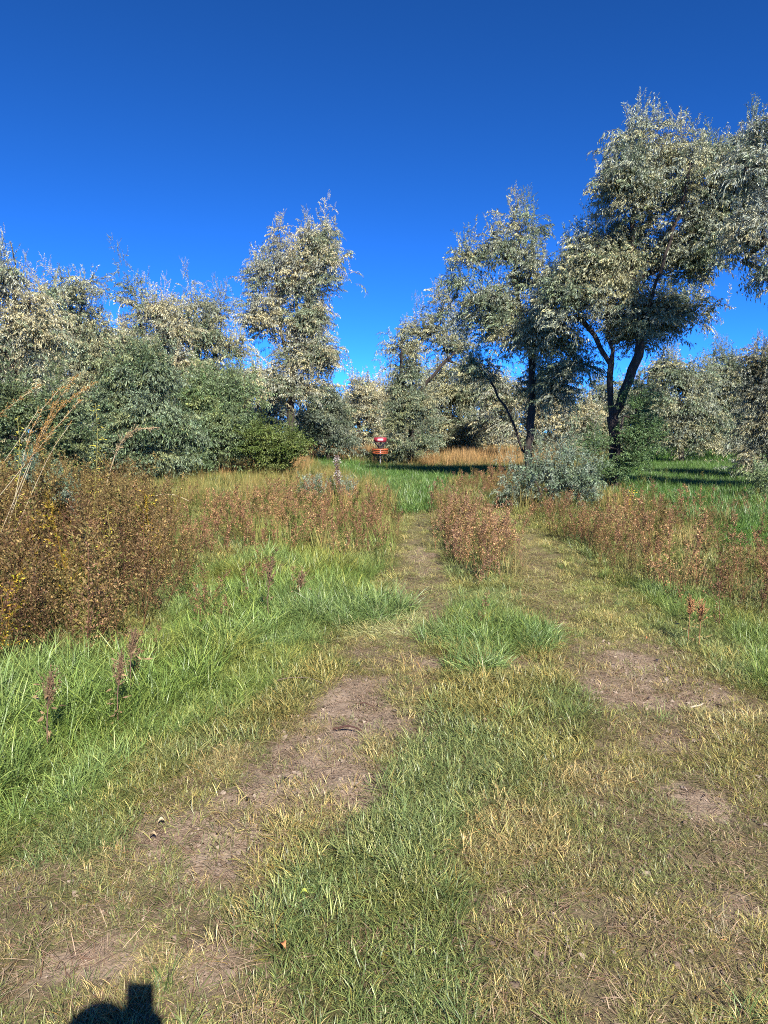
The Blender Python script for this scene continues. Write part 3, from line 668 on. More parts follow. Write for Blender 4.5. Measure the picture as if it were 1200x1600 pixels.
c_green = np.array([.125, .180, .055]); c_blue = np.array([.135, .205, .075]); c_straw = np.array([.34, .30, .15]); c_yel = np.array([.215, .235, .075]); c_olive = np.array([.18, .195, .065])

def turf(y0, y1, dens, srcs, key, smul, nm, label):
    x, y = field(y0, y1, dens)
    dirt = zone(x, y, DIRT, .06); dry = zone(x, y, DRY, .1); lush = zone(x, y, LUSH, .1); lawn = zone(x, y, LAWN, .06)
    pn = fbm(x, y, 1.6, 4, 21); pf = fbm(x, y, 5.5, 3, 22)
    keep = rng.random(len(x)) < np.where(dirt, .05 + .5 * np.clip((pf - .5) * 5, 0, 1), np.where(dry & ~(track(x, y, 1.2) & (y > 4.5)), .62 + .55 * np.clip((pf - .4) * 4, 0, 1), .97))
    x, y, dirt, dry, lush, lawn, pn, pf = (a[keep] for a in (x, y, dirt, dry, lush, lawn, pn, pf))
    t = blend(c_green, c_olive, (pn - .42) * 5)
    t = blend(t, c_blue, np.clip((fbm(x, y, 1.1, 3, 88) - .5) * 6, 0, .7))
    t = np.where((dry & (pf > .5))[:, None], blend(t, c_straw, np.full(len(x), .5) + (pf - .5)), t)
    t = np.where(dry[:, None], blend(t, c_olive, np.full(len(x), .45)), t)
    t = blend(t, c_yel, np.clip((fbm(x, y, 2.6, 3, 54) - .55) * 6, 0, .7))
    t = np.where(lawn[:, None], blend(t, (.06, .17, .03), np.full(len(x), .85)), t)
    t = np.where(lush[:, None], blend(t, (.14, .24, .06), np.full(len(x), .6)), t)
    tk = track(x, y, 1.1) & (y > 4.5); t = np.where(tk[:, None], blend((.18, .235, .07), (.27, .28, .11), (pf - .35) * 3), t)
    t = t * rng.uniform(.75, 1.25, len(x))[:, None]
    s = np.where(tk, .6, 1) * smul * rng.uniform(.7, 1.25, len(x)) * np.where(dry, .7, 1) * (.75 + .6 * np.clip((pn - .3) * 2, 0, 1))
    lay(nm, key, srcs, x, y, s, t, label, 'grass')
    return len(x)
tot = 0
tot += turf(1.1, 3.2, 900, TURF, 'turf', 1.0, 'turf_grass', 'short mixed green and straw grass nearest the camera')
tot += turf(3.2, 7, 480, TURF, 'turf', 1.15, 'turf_grass', 'short grass between the wheel tracks in front of the weeds')
tot += turf(7, 15, 150, TURF, 'turf', 1.7, 'turf_grass', 'short grass around the weed strip in the middle of the clearing')
tot += turf(14, 32, 26, MID, 'mid', 1.0, 'meadow_grass', 'mid height green grass before the tree line')
tot += turf(32, 75, 6, MID, 'mid', 1.9, 'meadow_grass', 'grass under and behind the trees')

def inzone(y0, y1, dens, Z, wob=.1, side=1.3):
    x, y = field(y0, y1, dens, side); k = zone(x, y, Z, wob)
    if Z[0] is not LAWN[0] and not (Z[0] is DRY[1]): k &= ~track(x, y)
    return x[k], y[k]
# straw litter, densest on the tracks
x, y = field(1.1, 9, 420); dry = zone(x, y, DRY, .12); dirt = zone(x, y, DIRT, .08)
k = rng.random(len(x)) < np.where(dirt, .75, np.where(dry, .65, .22)); x, y, dirt = x[k], y[k], dirt[k]
t = blend((.46, .38, .25), (.30, .21, .15), rng.random(len(x))) * rng.uniform(.6, 1.15, len(x))[:, None]
lay('straw_litter', 'straw', STRAW, x, y, rng.uniform(.35, .85, len(x)), t, 'dead straw and cut stems lying on the wheel tracks', 'straw', .06, z=.008)
x, y = inzone(4, 30, 60, DRY[1:2] + FLAT + DRY[3:4], .08)
t = blend((.40, .37, .17), (.22, .25, .08), rng.random(len(x)))
lay('straw_litter', 'straw', STRAW, x, y, rng.uniform(.8, 1.6, len(x)), t, 'flattened pale grass on the left wheel track beside the weed strip', 'straw', .12, z=.03)

# lush tall grass
x, y = inzone(1.5, 12, 230, LUSH); n = len(x)
pn = fbm(x, y, 2.0, 3, 61)
t = blend((.14, .23, .05), (.17, .27, .085), (pn - .35) * 3); t = blend(t, (.19, .22, .05), np.clip((fbm(x, y, 1.3, 3, 62) - .58) * 7, 0, .8)) * rng.uniform(.75, 1.25, n)[:, None]
edge = zone(x + .35, y, LUSH) & zone(x - .3, y - .25, LUSH)
lay('tall_grass', 'tall', TALL, x, y, rng.uniform(.55, 1.05, n) * np.where(edge, 1, .6), t, 'long bright green grass on the left and around the path', 'grass', .22)
for (cx, cy, r_, n, lb) in ((520, 960, .6, 240, 'thick clump of long green grass on the left rim of the path'), (765, 1000, .5, 130, 'thick clump of long blue green grass on the right rim of the path'),
                           (740, 1045, .16, 26, 'small tuft of green grass in front of the blue green clump'), (610, 985, .42, 70, 'pale flattened grass fanning across the path')):
    c = G(cx, cy); a = rng.uniform(0, 6.283, n); q = r_ * np.sqrt(rng.random(n)); x = c[0] + np.cos(a) * q; y = c[1] + np.sin(a) * q * .8
    pale = 'pale' in lb
    t = np.array((.30, .34, .15) if pale else (.135, .225, .07)) * rng.uniform(.7, 1.3, n)[:, None]
    rot = np.c_[rng.normal(size=n) * .3, rng.uniform(1.0, 1.5, n) if pale else rng.uniform(.1, .9, n), a + rng.normal(size=n) * 1.1]
    s = rng.uniform(.35, .8, n) if not 'thick clump of long green' in lb else rng.uniform(.5, 1.0, n)
    if pale: s = s * .7
    scatter('grass_clump', 'tall', TALL, np.c_[x, y, H(x, y)], rot, s, t, rng.integers(0, 6, n), None, 'stuff', lb, 'grass')
# bleached tuft
c = G(1122, 1470); n = 6; x = c[0] + rng.normal(size=n) * .02; y = c[1] + rng.normal(size=n) * .03
scatter('grass_clump', 'turf', TURF, np.c_[x, y, H(x, y)], np.c_[rng.normal(size=(n, 2)) * .3, rng.uniform(0, 6, n)], rng.uniform(.5, .8, n), np.tile((.30, .28, .18), (n, 1)), rng.integers(0, 7, n), None, 'stuff', 'bleached pale tuft in the grass at lower right', 'grass')

# scattered tall stems in the turf
x, y = field(1.2, 9, 26); k = ~zone(x, y, DIRT, .06) & (rng.random(len(x)) < np.where(zone(x, y, DRY, .1), .35, 1) * np.clip(fbm(x, y, 3, 3, 19) * 3 - .9, 0, 1)); x, y = x[k], y[k]; n = len(x)
lay('tall_grass', 'tall', TALL, x, y, rng.uniform(.22, .48, n), blend((.12, .21, .07), (.17, .25, .07), rng.random(n)) * rng.uniform(.7, 1.3, n)[:, None], 'scattered longer green blades through the short turf', 'grass', .45)
def clod():
    g = Geo(); v = np.array([(1, 0, 0), (-1, 0, 0), (0, 1, 0), (0, -1, 0), (0, 0, .7), (0, 0, -.5), (.7, .7, .3), (-.6, .7, -.2)]) * rng.uniform(.6, 1.3, (8, 1)) * .006
    g.add(v, [(0, 6, 4), (6, 2, 4), (2, 1, 4), (1, 3, 4), (3, 0, 4), (0, 2, 6), (6, 0, 5), (2, 7, 5), (7, 1, 5), (1, 3, 5), (3, 0, 5), (1, 7, 2)], (1, 1, 1)); return g
CLOD = [src('soil_crumb', clod(), M_WEED) for _ in range(4)]
x, y = field(1.1, 6, 1500); k = zone(x, y, DIRT, .06) | (zone(x, y, DRY, .1) & (rng.random(len(x)) < .3)); x, y = x[k], y[k]; n = len(x)
lay('soil_crumbs', 'clod', CLOD, x, y, rng.gamma(1.6, .45, n) + .25, blend((.17, .12, .085), (.40, .32, .25), rng.random(n) ** 1.5), 'crumbs of dry earth and bits of gravel on the bare patches', 'soil', .5, z=.002)

# brown weeds
def weeds(Z, y0, y1, dens, srcs, key, h, ta, tb, nm, label, wob=.1, side=2.2, tc=None, pc=0, thr=.0):
    x, y = inzone(y0, y1, dens, Z, wob, side)
    k = fbm(x, y, 1.8, 3, 71) > thr; x, y = x[k], y[k]; n = len(x)
    p = fbm(x, y, 1.2, 3, 81)
    t = blend(ta, tb, (p - .35) * 3.3)
    if tc is not None: t = np.where((rng.random(n) < pc)[:, None], np.asarray(tc), t)
    t = t * rng.uniform(.7, 1.3, n)[:, None]
    if Z is WEED_L: h = h * np.clip(1 - (x / np.maximum(y, 1) + .34) * 4.0, .3, 1)
    lay(nm, key, srcs, x, y, h * rng.uniform(.6, 1.12, n) * (.5 + .95 * p), t, label, 'weeds', .2)
BR = (.20, .128, .082); RB = (.26, .155, .105); OL = (.20, .17, .07); TN = (.34, .235, .13); YW = (.34, .27, .04); GW = (.10, .15, .04)
weeds(WEED_L, 2.5, 13, 30, WEED, 'weed', .95, BR, OL, 'dry_weeds', 'chest high mass of dry red brown weeds filling the left edge', tc=YW, pc=.03, wob=.3, side=3.5)
weeds(WEED_L, 2.5, 13, 10, WEEDS_, 'weeds', .9, GW, OL, 'green_weeds', 'green understorey among the brown weeds at the left edge', tc=YW, pc=.08, wob=.3, side=3.5)
weeds(WEED_M, 6, 26, 34, WEEDS_, 'weeds', .9, RB, TN, 'dry_weeds', 'knee high reddish weeds across the middle of the clearing, left of the path', wob=.3, tc=GW, pc=.2, thr=.45)
weeds(WEED_S, 3, 9, 12, WEEDS_, 'weeds', .75, BR, RB, 'dry_weeds', 'few thin brown weeds standing in the long green grass', thr=.35)
weeds(WEED_C, 5, 22, 44, WEEDS_, 'weeds', .95, (.30, .205, .145), TN, 'dry_weeds', 'strip of pinkish brown weeds between the two wheel tracks', wob=.25, tc=OL, pc=.2, thr=.3)
weeds(WEED_R, 4, 20, 30, WEEDS_, 'weeds', .95, BR, TN, 'dry_weeds', 'brown and olive weeds along the right side of the track', wob=.3, tc=OL, pc=.3, thr=.43)
weeds(WEED_R, 4, 20, 8, WEED, 'weed', .6, OL, RB, 'green_weeds', 'taller olive weeds among the brown ones on the right', tc=GW, pc=.4, thr=.35)
x, y = field(5, 16, 1.2); k = ~track(x, y, 1.5); x, y = x[k], y[k]; n = len(x)
lay('dry_weeds', 'weeds', WEEDS_, x, y, rng.uniform(.4, .8, n), np.array(BR) * rng.uniform(.8, 1.4, n)[:, None], 'stray single brown weeds dotted over the clearing', 'weeds')
# tan seeding grass
def tan(Z, y0, y1, dens, s, ta, tb, label, wob=.06):
    x, y = inzone(y0, y1, dens, Z, wob, 3); n = len(x)
    lay('seed_grass', 'tang', TANG, x, y, s * rng.uniform(.6, 1.15, n), blend(ta, tb, rng.random(n)) * rng.uniform(.75, 1.25, n)[:, None], label, 'grass', .08)
tan(TAN, 16, 60, 5, 1.2, (.29, .19, .08), (.36, .27, .13), 'tall tan orange grass in front of the far trees')
tan(WEED_M + GREENYEL, 7, 26, 4.5, .6, (.22, .23, .08), (.13, .20, .05), 'yellow green seeding grass among the reddish weeds')
tan(WEED_C + WEED_R, 6, 22, 3, .55, (.30, .25, .12), (.16, .20, .06), 'thin tan grass stems among the weeds by the track')
x, y = field(13, 30, 3); k = ~zone(x, y, LAWN, .05) & ~track(x, y, 1.2); x, y = x[k], y[k]; n = len(x)
lay('seed_grass', 'tang', TANG, x, y, rng.uniform(.5, .9, n), blend((.14, .17, .05), (.30, .22, .09), fbm(x, y, .8, 3, 12)), 'mixed green and tan grass along the foot of the trees', 'grass')
x, y = inzone(11, 40, 26, LAWN, .05, 4); n = len(x)
lay('lawn_grass', 'mid', MID, x, y, rng.uniform(.8, 1.2, n), np.array([.095, .19, .05]) * rng.uniform(.7, 1.3, n)[:, None], 'bright green grass at the path bend and under the right trees', 'grass')
c = W(594, 700, 29.4); n = 26; x = c[0] + rng.normal(size=n) * .55; y = 29.3 + rng.normal(size=n) * .35
lay('dry_weeds', 'weeds', WEEDS_, x, y, rng.uniform(.7, 1.15, n), blend((.12, .17, .05), BR, rng.random(n)), 'dark weeds round the foot of the orange basket', 'weeds')
x, y = field(5, 24, 1.6); k = ~track(x, y, 1.3) & ~zone(x, y, DIRT) & (fbm(x, y, .7, 3, 91) > .5); x, y = x[k], y[k]; n = len(x)
lay('green_weeds', 'weed', WEED, x, y, rng.uniform(.25, .6, n), blend((.13, .20, .06), (.24, .22, .07), rng.random(n)), 'scattered olive green weeds through the clearing', 'weeds', .2)
print('turf', tot)

# ------------------------------------------------------------------ single tall plants
def stalk(name, label, cat, dist, pts, col, r=.006, plume=0, plumecol=(.30, .17, .06), group=None, seed=1, leafy=0, leafcol=(.3, .3, .1)):
    global rng
    rng = np.random.default_rng(seed)
    q = [W(a, b, dist) for a, b in pts]; g0 = np.array([q[0][0], dist, float(H(q[0][0], dist)) - .02])
    if q[0][2] > .15:                          # the visible foot is hidden in weeds: carry the stem on down to the ground
        d = q[0] - q[1]; d = d / abs(d[2]) * q[0][2]; g0 = q[0] + d * .9; g0[2] = float(H(g0[0], g0[1])) - .02; q = [g0] + q
    q = smooth_path(q, 9) - g0
    root = link(name, None, None, g0); tag(root, label, cat, group)
    g = Geo(); g.tube(q, np.linspace(r, r * .35, len(q)), (1, 1, 1), 5)
    link('stem', g.mesh('stem', COLM(col)), root)
    g = Geo()
    for i in range(int(plume)):
        t = rng.uniform(.55, 1) ** .8; k = t * (len(q) - 1); a = int(min(k, len(q) - 2)); p = q[a] + (q[a + 1] - q[a]) * (k - a)
        tg = q[a + 1] - q[a]; tg /= np.linalg.norm(tg)
        d = tg + rng.normal(size=3) * .35; ln = rng.uniform(.03, .16) * (1.3 - t)
        g.tube([p, p + d * ln], .0012, np.array(plumecol) * .8, 3)
        for j in range(5): g.leaf(p + d * ln * rng.uniform(.2, 1.1), d + rng.normal(size=3) * .6, .002 * dist + .004, .0009 * dist + .002, np.array(plumecol) * rng.uniform(.6, 1.4))
    for i in range(int(leafy)):
        t = rng.uniform(.05, 1); k = t * (len(q) - 1); a = int(min(k, len(q) - 2)); p = q[a] + (q[a + 1] - q[a]) * (k - a)
        d = rng.normal(size=3) * [1, 1, .5]; g.leaf(p + d * rng.uniform(0, .05), d, rng.uniform(.02, .045), .012, np.array(leafcol) * rng.uniform(.6, 1.4))
    if g.n: tag(link('seed_head' if plume else 'leaves', g.mesh('seed_head', M_WEED1), root), kind='stuff')
    return root
_cm = {}
def COLM(c):
    if c not in _cm: _cm[c] = simple_mat('stem_%d' % len(_cm), c, .8, 0, 30, .35)
    return _cm[c]
M_WEED1, t_, N_, L_ = new_mat('seed_colours')
a_ = N_.new('ShaderNodeAttribute'); a_.attribute_name = 'vary'; p_ = N_.new('ShaderNodeBsdfPrincipled'); p_.inputs['Roughness'].default_value = .8
o_ = N_.new('ShaderNodeOutputMaterial'); L_.new(a_.outputs['Color'], p_.inputs['Base Color']); L_.new(p_.outputs[0], o_.inputs[0])

LG = 'tall dry stalks leaning over the left weeds'
ST_C = (.42, .34, .20)
for i, (pts, lb, pl) in enumerate([
    ([(58, 692), (75, 655), (92, 615), (118, 588)], 'longest leaning stalk with an orange plume, topmost of the tall dry stalks at left', 110),
    ([(40, 700), (50, 660), (80, 617), (100, 600)], 'pale bare stalk leaning just left of the topmost plume', 50),
    ([(60, 692), (78, 650), (110, 618), (145, 600)], 'stalk whose orange plume points farthest right among the tall dry stalks', 110),
    ([(50, 712), (70, 690), (92, 662), (125, 625)], 'low leaning stalk with a thin brown plume under the taller stalks', 80),
    ([(-20, 660), (10, 640), (40, 620), (65, 598)], 'stalk with a brown plume entering from the left edge', 110),
    ([(70, 725), (85, 695), (110, 662)], 'short bare pale stalk to the right below the plumes', 10),
    ([(28, 690), (45, 668), (60, 640)], 'thin pale stalk nearest the left edge under the plumes', 10)]):
    stalk('dry_stalk', lb, 'weed stalk', 7.0 + .25 * (i % 3), pts, ST_C, .006, pl, (.33, .19, .05), LG, 300 + i)
stalk('bent_stalk', 'tan stalk rising from the weeds and bending over in front of the dark green bush', 'weed stalk', 9.5, [(172, 735), (182, 700), (200, 672), (222, 664), (245, 668)], (.40, .30, .17), .011, 120, (.36, .27, .14), None, 320)
YG_ = 'yellow weeds by the left bushes'
for i, (px, d, lb) in enumerate([(152, 8, 'bright yellow weed standing upright in front of the broad dark bush'), (30, 8, 'yellow green weed near the left edge below the plumes'), (170, 6, 'yellow leaved weed within the brown weeds')]):
    stalk('yellow_weed', lb, 'weed', d, [(px, [700, 715, 850][i]), (px + 2, [670, 690, 820][i]), (px - 3, [630, 650, 795][i])], (.25, .22, .06), .005, 0, (0, 0, 0), None, 330 + i, 130, (.42, .36, .04))
stalk('yellow_weed', 'small bright yellow leafed weed on the green lawn behind the right weeds', 'weed', 12.5, [(985, 805), (984, 785), (987, 762)], (.35, .28, .03), .006, 0, (0, 0, 0), None, 340, 50, (.70, .48, .02))
# foreground thin weeds in the long grass
FG = 'thin dark weeds rising from the long grass'
for i, (a, b, c_, lb) in enumerate([(75, 1190, 1060, 'nearest tall brown weed in the long grass at left'), (185, 1145, 1030, 'brown weed in the long grass below the brown mass'), (205, 1100, 990, 'weed with rusty tip standing right of its neighbour at the edge of the brown mass'),
                              (420, 985, 880, 'thin brown weed beside the green clump left of the path'), (468, 960, 900, 'short brown weed behind the green clump left of the path')]):
    d = G(a, b)[1]
    stalk('brown_weed', lb, 'weed', d, [(a, b), (a - 2, (b + c_) / 2), (a + 4, c_)], (.16, .09, .06), .0045, 90, (.17, .105, .055), FG, 350 + i, 24, (.20, .13, .06))
rng = np.random.default_rng(360)
for i, (a, b, c_, lb) in enumerate([(1075, 1000, 940, 'upright rusty weed at the near edge of the right weeds'), (1092, 1010, 950, 'rusty weed just right of the upright one at the edge of the right weeds')]):
    d = G(a, b)[1]
    stalk('brown_weed', lb, 'weed', d, [(a, b), (a + 2, (b + c_) / 2), (a + 4, c_)], (.24, .12, .05), .004, 70, (.34, .17, .07), 'rusty weeds by the right track', 365 + i, 30, (.2, .15, .05))

# dead mullein stalk with bleached tufts
def mullein():
    global rng
    rng = np.random.default_rng(400); d = 14.2; b = W(530, 790, d); g0 = np.array([b[0], d, float(H(b[0], d)) - .02])
    root = link('mullein_stalk', None, None, g0); tag(root, 'dead brown mullein stalk with bleached white tufts standing in the clearing', 'dead plant')
    top = W(526, 712, d) - g0; n = 9; q = np.array([top * t + [math.sin(t * 7) * .01, 0, 0] for t in np.linspace(0, 1, n)])
    g = Geo(); g.tube(q, np.linspace(.014, .008, n), (1, 1, 1), 6); link('stem', g.mesh('stem', COLM((.16, .10, .07))), root)
    g = Geo()
    for i in range(900):
        t = rng.uniform(.08, 1); p = top * t; a = rng.uniform(0, 6.28); rr = .045 * (1 + .5 * math.sin(t * 23))
        white = (.88 < t < .97) or (.60 < t < .72) or rng.random() < .12
        c = np.array((.48, .41, .35) if white else (.20, .125, .09)) * rng.uniform(.6, 1.2)
        g.leaf(p + np.array([math.cos(a), math.sin(a), 0]) * rr * rng.random(), [math.cos(a), math.sin(a), rng.uniform(-.4, .8)], rng.uniform(.02, .045), .018, c)
    tag(link('seed_pods', g.mesh('seed_pods', M_WEED1), root), kind='stuff')
    return root
mullein()

# ------------------------------------------------------------------ disc golf basket
def basket():
    d = 30.0; b = W(594, 700, d); gz = float(H(b[0], d))
    root = link('disc_golf_basket', None, None, (b[0], d, gz)); tag(root, 'disc golf basket with red band, grey chains and orange tray beside the dark bush', 'disc golf basket')
    zt = W(594, 683.5, d)[2] - gz; zb = W(594, 691, d)[2] - gz; z1 = W(594, 701.5, d)[2] - gz; z0 = W(594, 708.5, d)[2] - gz
    red = simple_mat('red_band', (.28, .022, .035), .4, 0, 3, .15); ora = simple_mat('orange_paint', (.36, .085, .03), .45, 0, 4, .2)
    steel = simple_mat('galvanised_steel', (.24, .25, .27), .45, .8, 12, .25); pale = simple_mat('pale_decal', (.60, .38, .40), .5, 0, 14, .3)
    g = Geo(); g.tube([(0, 0, -.2), (0, 0, zt + .04)], .024, (1, 1, 1), 12); link('pole', g.mesh('pole', steel, True), root)
    def band(name, r, za, zb_, th, mat, n=40, a0=0, a1=2 * math.pi):
        g = Geo(); an = np.linspace(a0, a1, n + 1); V = []
        for a in an:
            c, s = math.cos(a), math.sin(a); V += [(c * r, s * r, za), (c * r, s * r, zb_), (c * (r - th), s * (r - th), zb_), (c * (r - th), s * (r - th), za)]
        f = []
        for k in range(n):
            for j in range(4):
                p, q = 4 * k + j, 4 * k + (j + 1) % 4; f += [(p, q, q + 4), (p, q + 4, p + 4)]
        e = 4 * n
        f += [(0, 1, 2), (0, 2, 3), (e, e + 1, e + 2), (e, e + 2, e + 3)]
        g.add(V, f, (1, 1, 1)); return link(name, g.mesh(name, mat), root)
    bn = band('band', .27, zb, zt, .012, red)
    dc = band('decal', .274, zb + .05, zt - .05, .002, pale, 14, R(-112), R(-62)); dc.parent = bn
    g = Geo()
    for k in range(6):
        a = k * math.pi / 3; g.tube([(0, 0, zt + .02), (math.cos(a) * .262, math.sin(a) * .262, zt - .012)], .006, (1, 1, 1), 6)
    link('top_spokes', g.mesh('top_spokes', steel), root)
    for k in range(12):
        a = k * math.pi / 6 + .1; g = Geo(); pts = []
        for t in np.linspace(0, 1, 7):
            r = .25 * (1 - t) ** 1.5 + .05; pts.append((math.cos(a) * r, math.sin(a) * r, zb + .02 + (z1 - .02 - zb) * t))
        g.tube(pts, .014, (1, 1, 1), 5); link('chain', g.mesh('chain', steel), root)
    band('tray_rim', .345, z1 - .055, z1 + .015, .012, ora); band('tray_ring', .335, (z1 + z0) / 2 - .02, (z1 + z0) / 2 + .012, .01, ora); band('tray_ring', .33, z0 - .01, z0 + .035, .01, ora)
    g = Geo()
    for k in range(26):
        a = k * 2 * math.pi / 26; g.tube([(math.cos(a) * .34, math.sin(a) * .34, z1), (math.cos(a) * .325, math.sin(a) * .325, z0), (math.cos(a) * .03, math.sin(a) * .03, z0)], .007, (1, 1, 1), 4)
    link('tray_wires', g.mesh('tray_wires', ora), root)
basket()

# ------------------------------------------------------------------ small things on the ground
def stick(name, label, cat, p0, p1, r, col, lift=.03, bend=.02, seed=1):
    rg = np.random.default_rng(seed); a, b = G(*p0), G(*p1)
    pts = []
    for t in np.linspace(0, 1, 7):
        q = a + (b - a) * t; n = np.array([-(b - a)[1], (b - a)[0]]); n /= np.linalg.norm(n); q = q + n * bend * math.sin(t * math.pi) + rg.normal(size=2) * .004
        pts.append([q[0], q[1], float(H(q[0], q[1])) + lift * (.6 + .4 * math.sin(t * 3))])
    pts = np.array(pts); o0 = pts[0].copy(); g = Geo(); g.tube(pts - o0, np.linspace(r, r * .5, 7), (1, 1, 1), 6)
    o = link(name, g.mesh(name, COLM(col), True), None, o0); return tag(o, label, cat)
stick('fallen_twig', 'dark broken twig lying on the bare patch of the left track', 'twig', (521, 1148), (566, 1156), .007, (.07, .032, .022), .035, .01, 1)
stick('fallen_twig', 'thin dark twig lying behind the broken twig on the bare patch', 'twig', (556, 1104), (585, 1112), .004, (.09, .045, .03), .03, .01, 2)
stick('fallen_twig', 'thin twig at the left rim of the bare patch, near the grass', 'twig', (430, 1070), (505, 1078), .004, (.12, .09, .06), .05, .03, 3)
stick('fallen_stalk', 'long pale stalk lying level in the grass before the broad dark bush', 'stalk', (226, 800), (296, 801), .009, (.50, .42, .28), .33, .02, 4)
stick('curled_leaf', 'pale curled stem lying near the bare dirt of the right track', 'stem', (1078, 1113), (1096, 1105), .006, (.42, .34, .24), .03, -.03, 5)
for i, (p, lb) in enumerate([((258, 1302), 'pale dry leaf on the ground left of the bare patch'), ((235, 1325), 'tan dry leaf just below the pale one at left'), ((1010, 1005), 'rusty fallen leaf beside the right track'),
                            ((760, 1145), 'tan fallen leaf in the grass right of the bare patch'), ((470, 1425), 'yellow green leaf blade lying in the near grass'), ((440, 1510), 'rusty dry leaf in the near grass')]):
    rg = np.random.default_rng(500 + i); q = G(*p); g = Geo(); L__ = .024; wd = .009; a = rg.uniform(0, 6.28); d = np.array([math.cos(a), math.sin(a), 0]); s = np.array([-d[1], d[0], 0]); V = []; f = []
    for k, t in enumerate(np.linspace(0, 1, 6)):
        w_ = wd * math.sin(math.pi * (.08 + .9 * t)); z = .012 * math.sin(t * math.pi)
        V += [d * L__ * t - s * w_ + [0, 0, z + .006], d * L__ * t + [0, 0, z], d * L__ * t + s * w_ + [0, 0, z + .005]]
        if k:
            b_ = 3 * k; f += [(b_ - 3, b_ - 2, b_ + 1), (b_ - 3, b_ + 1, b_), (b_ - 2, b_ - 1, b_ + 2), (b_ - 2, b_ + 2, b_ + 1)]
    g.add(V, f, (1, 1, 1)); c = [(.44, .37, .23), (.36, .27, .15), (.42, .18, .07), (.42, .31, .17), (.35, .40, .06), (.38, .16, .06)][i]
    tag(link('fallen_leaf', g.mesh('fallen_leaf', COLM(c), True), None, (q[0], q[1], float(H(*q)) + .03)), lb, 'leaf')

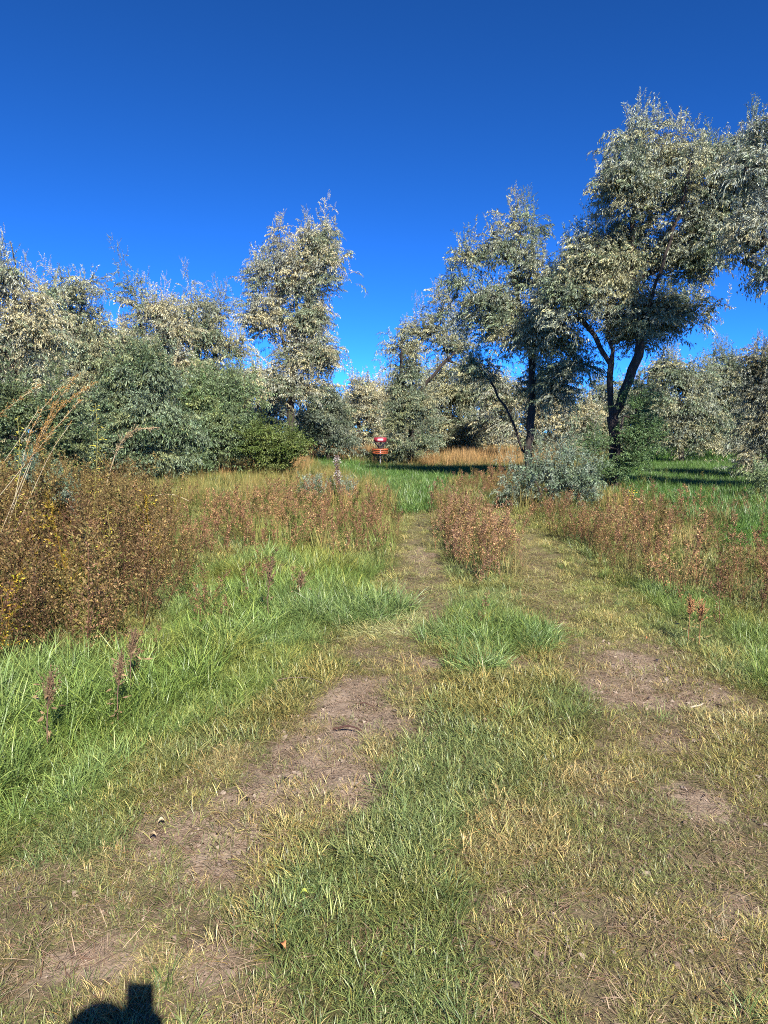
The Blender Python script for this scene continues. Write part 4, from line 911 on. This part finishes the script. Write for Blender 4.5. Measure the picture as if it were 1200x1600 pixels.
# ------------------------------------------------------------------ the photographer, who throws the shadow at the lower left
def skin_mesh(name, joints, edges, mat, parent, sub=2, root=0):
    me = bpy.data.meshes.new(name); me.from_pydata([j[:3] for j in joints], edges, []); o = link(name, me, parent)
    sk = o.modifiers.new('skin', 'SKIN'); o.modifiers.new('sub', 'SUBSURF').levels = sub; o.modifiers[-1].render_levels = sub
    for i, j in enumerate(joints):
        r_ = j[3]; me.skin_vertices[0].data[i].radius = (r_, r_ if len(j) < 5 else j[4]); me.skin_vertices[0].data[i].use_root = (i == root)
    me.materials.append(mat); return o
def person():
    skin = simple_mat('skin', (.50, .30, .21), .5, 0, 20, .1); coat = simple_mat('jacket', (.05, .06, .09), .85, 0, 40, .3); tr = simple_mat('trousers', (.06, .07, .10), .85, 0, 40, .3)
    hair = simple_mat('hair', (.05, .03, .02), .6, 0, 60, .4); shoe = simple_mat('shoe', (.06, .05, .045), .6, 0, 20, .2)
    bx, by = -.10, -.42
    root = link('person', None, None, (bx, by, 0)); tag(root, 'person in a dark jacket taking the photo, seen only as a shadow at lower left', 'person')
    hx, hy, hz = HEAD[0] - bx, HEAD[1] - by, HEAD[2]
    body = [(0, 0, .95, .145, .115), (0, 0, 1.10, .15, .115), (0, .01, 1.28, .175, .12), (0, 0, 1.40, .075, .075), (hx * .7, hy * .6, hz - .13, .062, .066), (hx, hy, hz - .05, .085, .10), (hx, hy, hz + .03, .105, .13), (hx, hy, hz + .085, .085, .11),
            (.17, 0, 1.33, .062), (.25, .06, 1.12, .05), (.17, .30, 1.32, .036), (.135, .36, 1.38, .03),
            (-.17, 0, 1.33, .062), (-.24, .08, 1.11, .05), (-.02, .30, 1.28, .036), (.04, .36, 1.33, .03),
            (.095, 0, .80, .095), (.105, .02, .48, .07), (.11, 0, .09, .05), (.11, .13, .035, .04),
            (-.095, 0, .80, .095), (-.105, .02, .48, .07), (-.11, 0, .09, .05), (-.11, .13, .035, .04), (0, 0, .88, .13, .11)]
    ed = [(0, 1), (1, 2), (2, 3), (3, 4), (4, 5), (5, 6), (6, 7), (2, 8), (8, 9), (9, 10), (10, 11), (2, 12), (12, 13), (13, 14), (14, 15), (0, 24), (24, 16), (16, 17), (17, 18), (18, 19), (24, 20), (20, 21), (21, 22), (22, 23)]
    skin_mesh('body', body, ed, skin, root)
    gr = lambda k, e: (*body[k][:3], body[k][3] + e, (body[k][4] if len(body[k]) > 4 else body[k][3]) + e)
    skin_mesh('jacket', [gr(k, .022) for k in (0, 1, 2, 3, 8, 9, 10, 12, 13, 14)] + [(0, 0, .84, .16, .14)], [(0, 1), (1, 2), (2, 3), (2, 4), (4, 5), (5, 6), (2, 7), (7, 8), (8, 9), (0, 10)], coat, root)
    skin_mesh('trousers', [gr(k, .02) for k in (0, 24, 16, 17, 18, 20, 21, 22)] + [(0, 0, 1.08, .14, .11)], [(0, 1), (1, 2), (2, 3), (3, 4), (1, 5), (5, 6), (6, 7), (0, 8)], tr, root)
    for s in (.11, -.11): skin_mesh('shoe', [(s, -.05, .05, .05), (s, .06, .045, .052), (s, .19, .04, .042)], [(0, 1), (1, 2)], shoe, root)
    def ball(name, c, r, mat, keep=None):
        g = Geo(); V = []; f = []; nu, nv = 24, 14
        for a in range(nv + 1):
            th = math.pi * a / nv
            for b in range(nu): ph = 2 * math.pi * b / nu; V.append((c[0] + r[0] * math.sin(th) * math.cos(ph), c[1] + r[1] * math.sin(th) * math.sin(ph), c[2] + r[2] * math.cos(th)))
        for a in range(nv):
            for b in range(nu):
                p, q = a * nu + b, a * nu + (b + 1) % nu
                if keep is None or keep(np.array(V[p]) - c): f += [(p, p + nu, q + nu), (p, q + nu, q)]
        g.add(V, f, (1, 1, 1)); return link(name, g.mesh(name, mat, True), root)
    ball('hair', (hx, hy - .008, hz + .035), (.098, .118, .112), hair, lambda v: v[2] > .02 or (v[1] < .01 and v[2] > -.085))
    for sx in (-1, 1):
        ball('eye', (hx + sx * .030, hy + .083, hz + .012), (.011, .008, .009), simple_mat('eye_white', (.6, .6, .58), .2)); ball('ear', (hx + sx * .082, hy, hz), (.012, .022, .034), skin)
    ball('nose', (hx, hy + .098, hz - .018), (.014, .018, .024), skin); ball('mouth', (hx, hy + .086, hz - .056), (.024, .007, .007), simple_mat('lips', (.35, .14, .12), .5))
    for (b0, side, nm) in (((.135, .37, 1.385), 1, 'hand'), ((.04, .37, 1.335), -1, 'hand')):     # fingers closed round the phone's lower edges
        j = [(b0[0], b0[1] - .01, b0[2], .024)]; e = []
        for k in range(4):
            zz = b0[2] - .02 + .021 * k; j += [(b0[0] - side * .004, b0[1] + .02, zz, .009), (b0[0] - side * .02, b0[1] + .040, zz + .004, .008), (b0[0] - side * .045, b0[1] + .044, zz + .006, .0065)]
            n0 = len(j) - 3; e += [(0, n0), (n0, n0 + 1), (n0 + 1, n0 + 2)]
        j += [(b0[0] - side * .01, b0[1] - .012, b0[2] + .03, .011), (b0[0] - side * .03, b0[1] - .002, b0[2] + .045, .009)]; n0 = len(j) - 2; e += [(0, n0), (n0, n0 + 1)]
        skin_mesh(nm, j, e, skin, root, 1)
HEAD = (-.033, -.31, 1.545)
person()
def phone():
    th = PITCH; me = bpy.data.meshes.new('phone'); import bmesh
    bm = bmesh.new(); bmesh.ops.create_cube(bm, size=1)
    bmesh.ops.scale(bm, vec=(.077, .009, .163), verts=bm.verts); bmesh.ops.bevel(bm, geom=[e for e in bm.edges], offset=.0035, segments=2, affect='EDGES')
    bm.to_mesh(me); bm.free(); me.materials.append(simple_mat('phone_case', (.02, .02, .022), .35, 0, 50, .2))
    # the lens sits near the top right of the back seen from behind; the camera stands a few millimetres in front of it
    o = link('phone', me); o.rotation_euler = (-th, 0, 0)
    off = Matrix.Rotation(-th, 3, 'X') @ Vector((-.0235, -.016, -.061)); o.location = Vector((0, 0, EYE)) + off
    tag(o, 'black phone held upright in two hands, its block shaped shadow at the lower left', 'phone')
    g = Geo(); g.add([(-.034, -.0047, -.077), (.034, -.0047, -.077), (.034, -.0047, .077), (-.034, -.0047, .077)], [(0, 1, 2), (0, 2, 3)], (1, 1, 1))
    link('screen', g.mesh('screen', simple_mat('screen_glass', (.01, .01, .012), .08)), o)
phone()
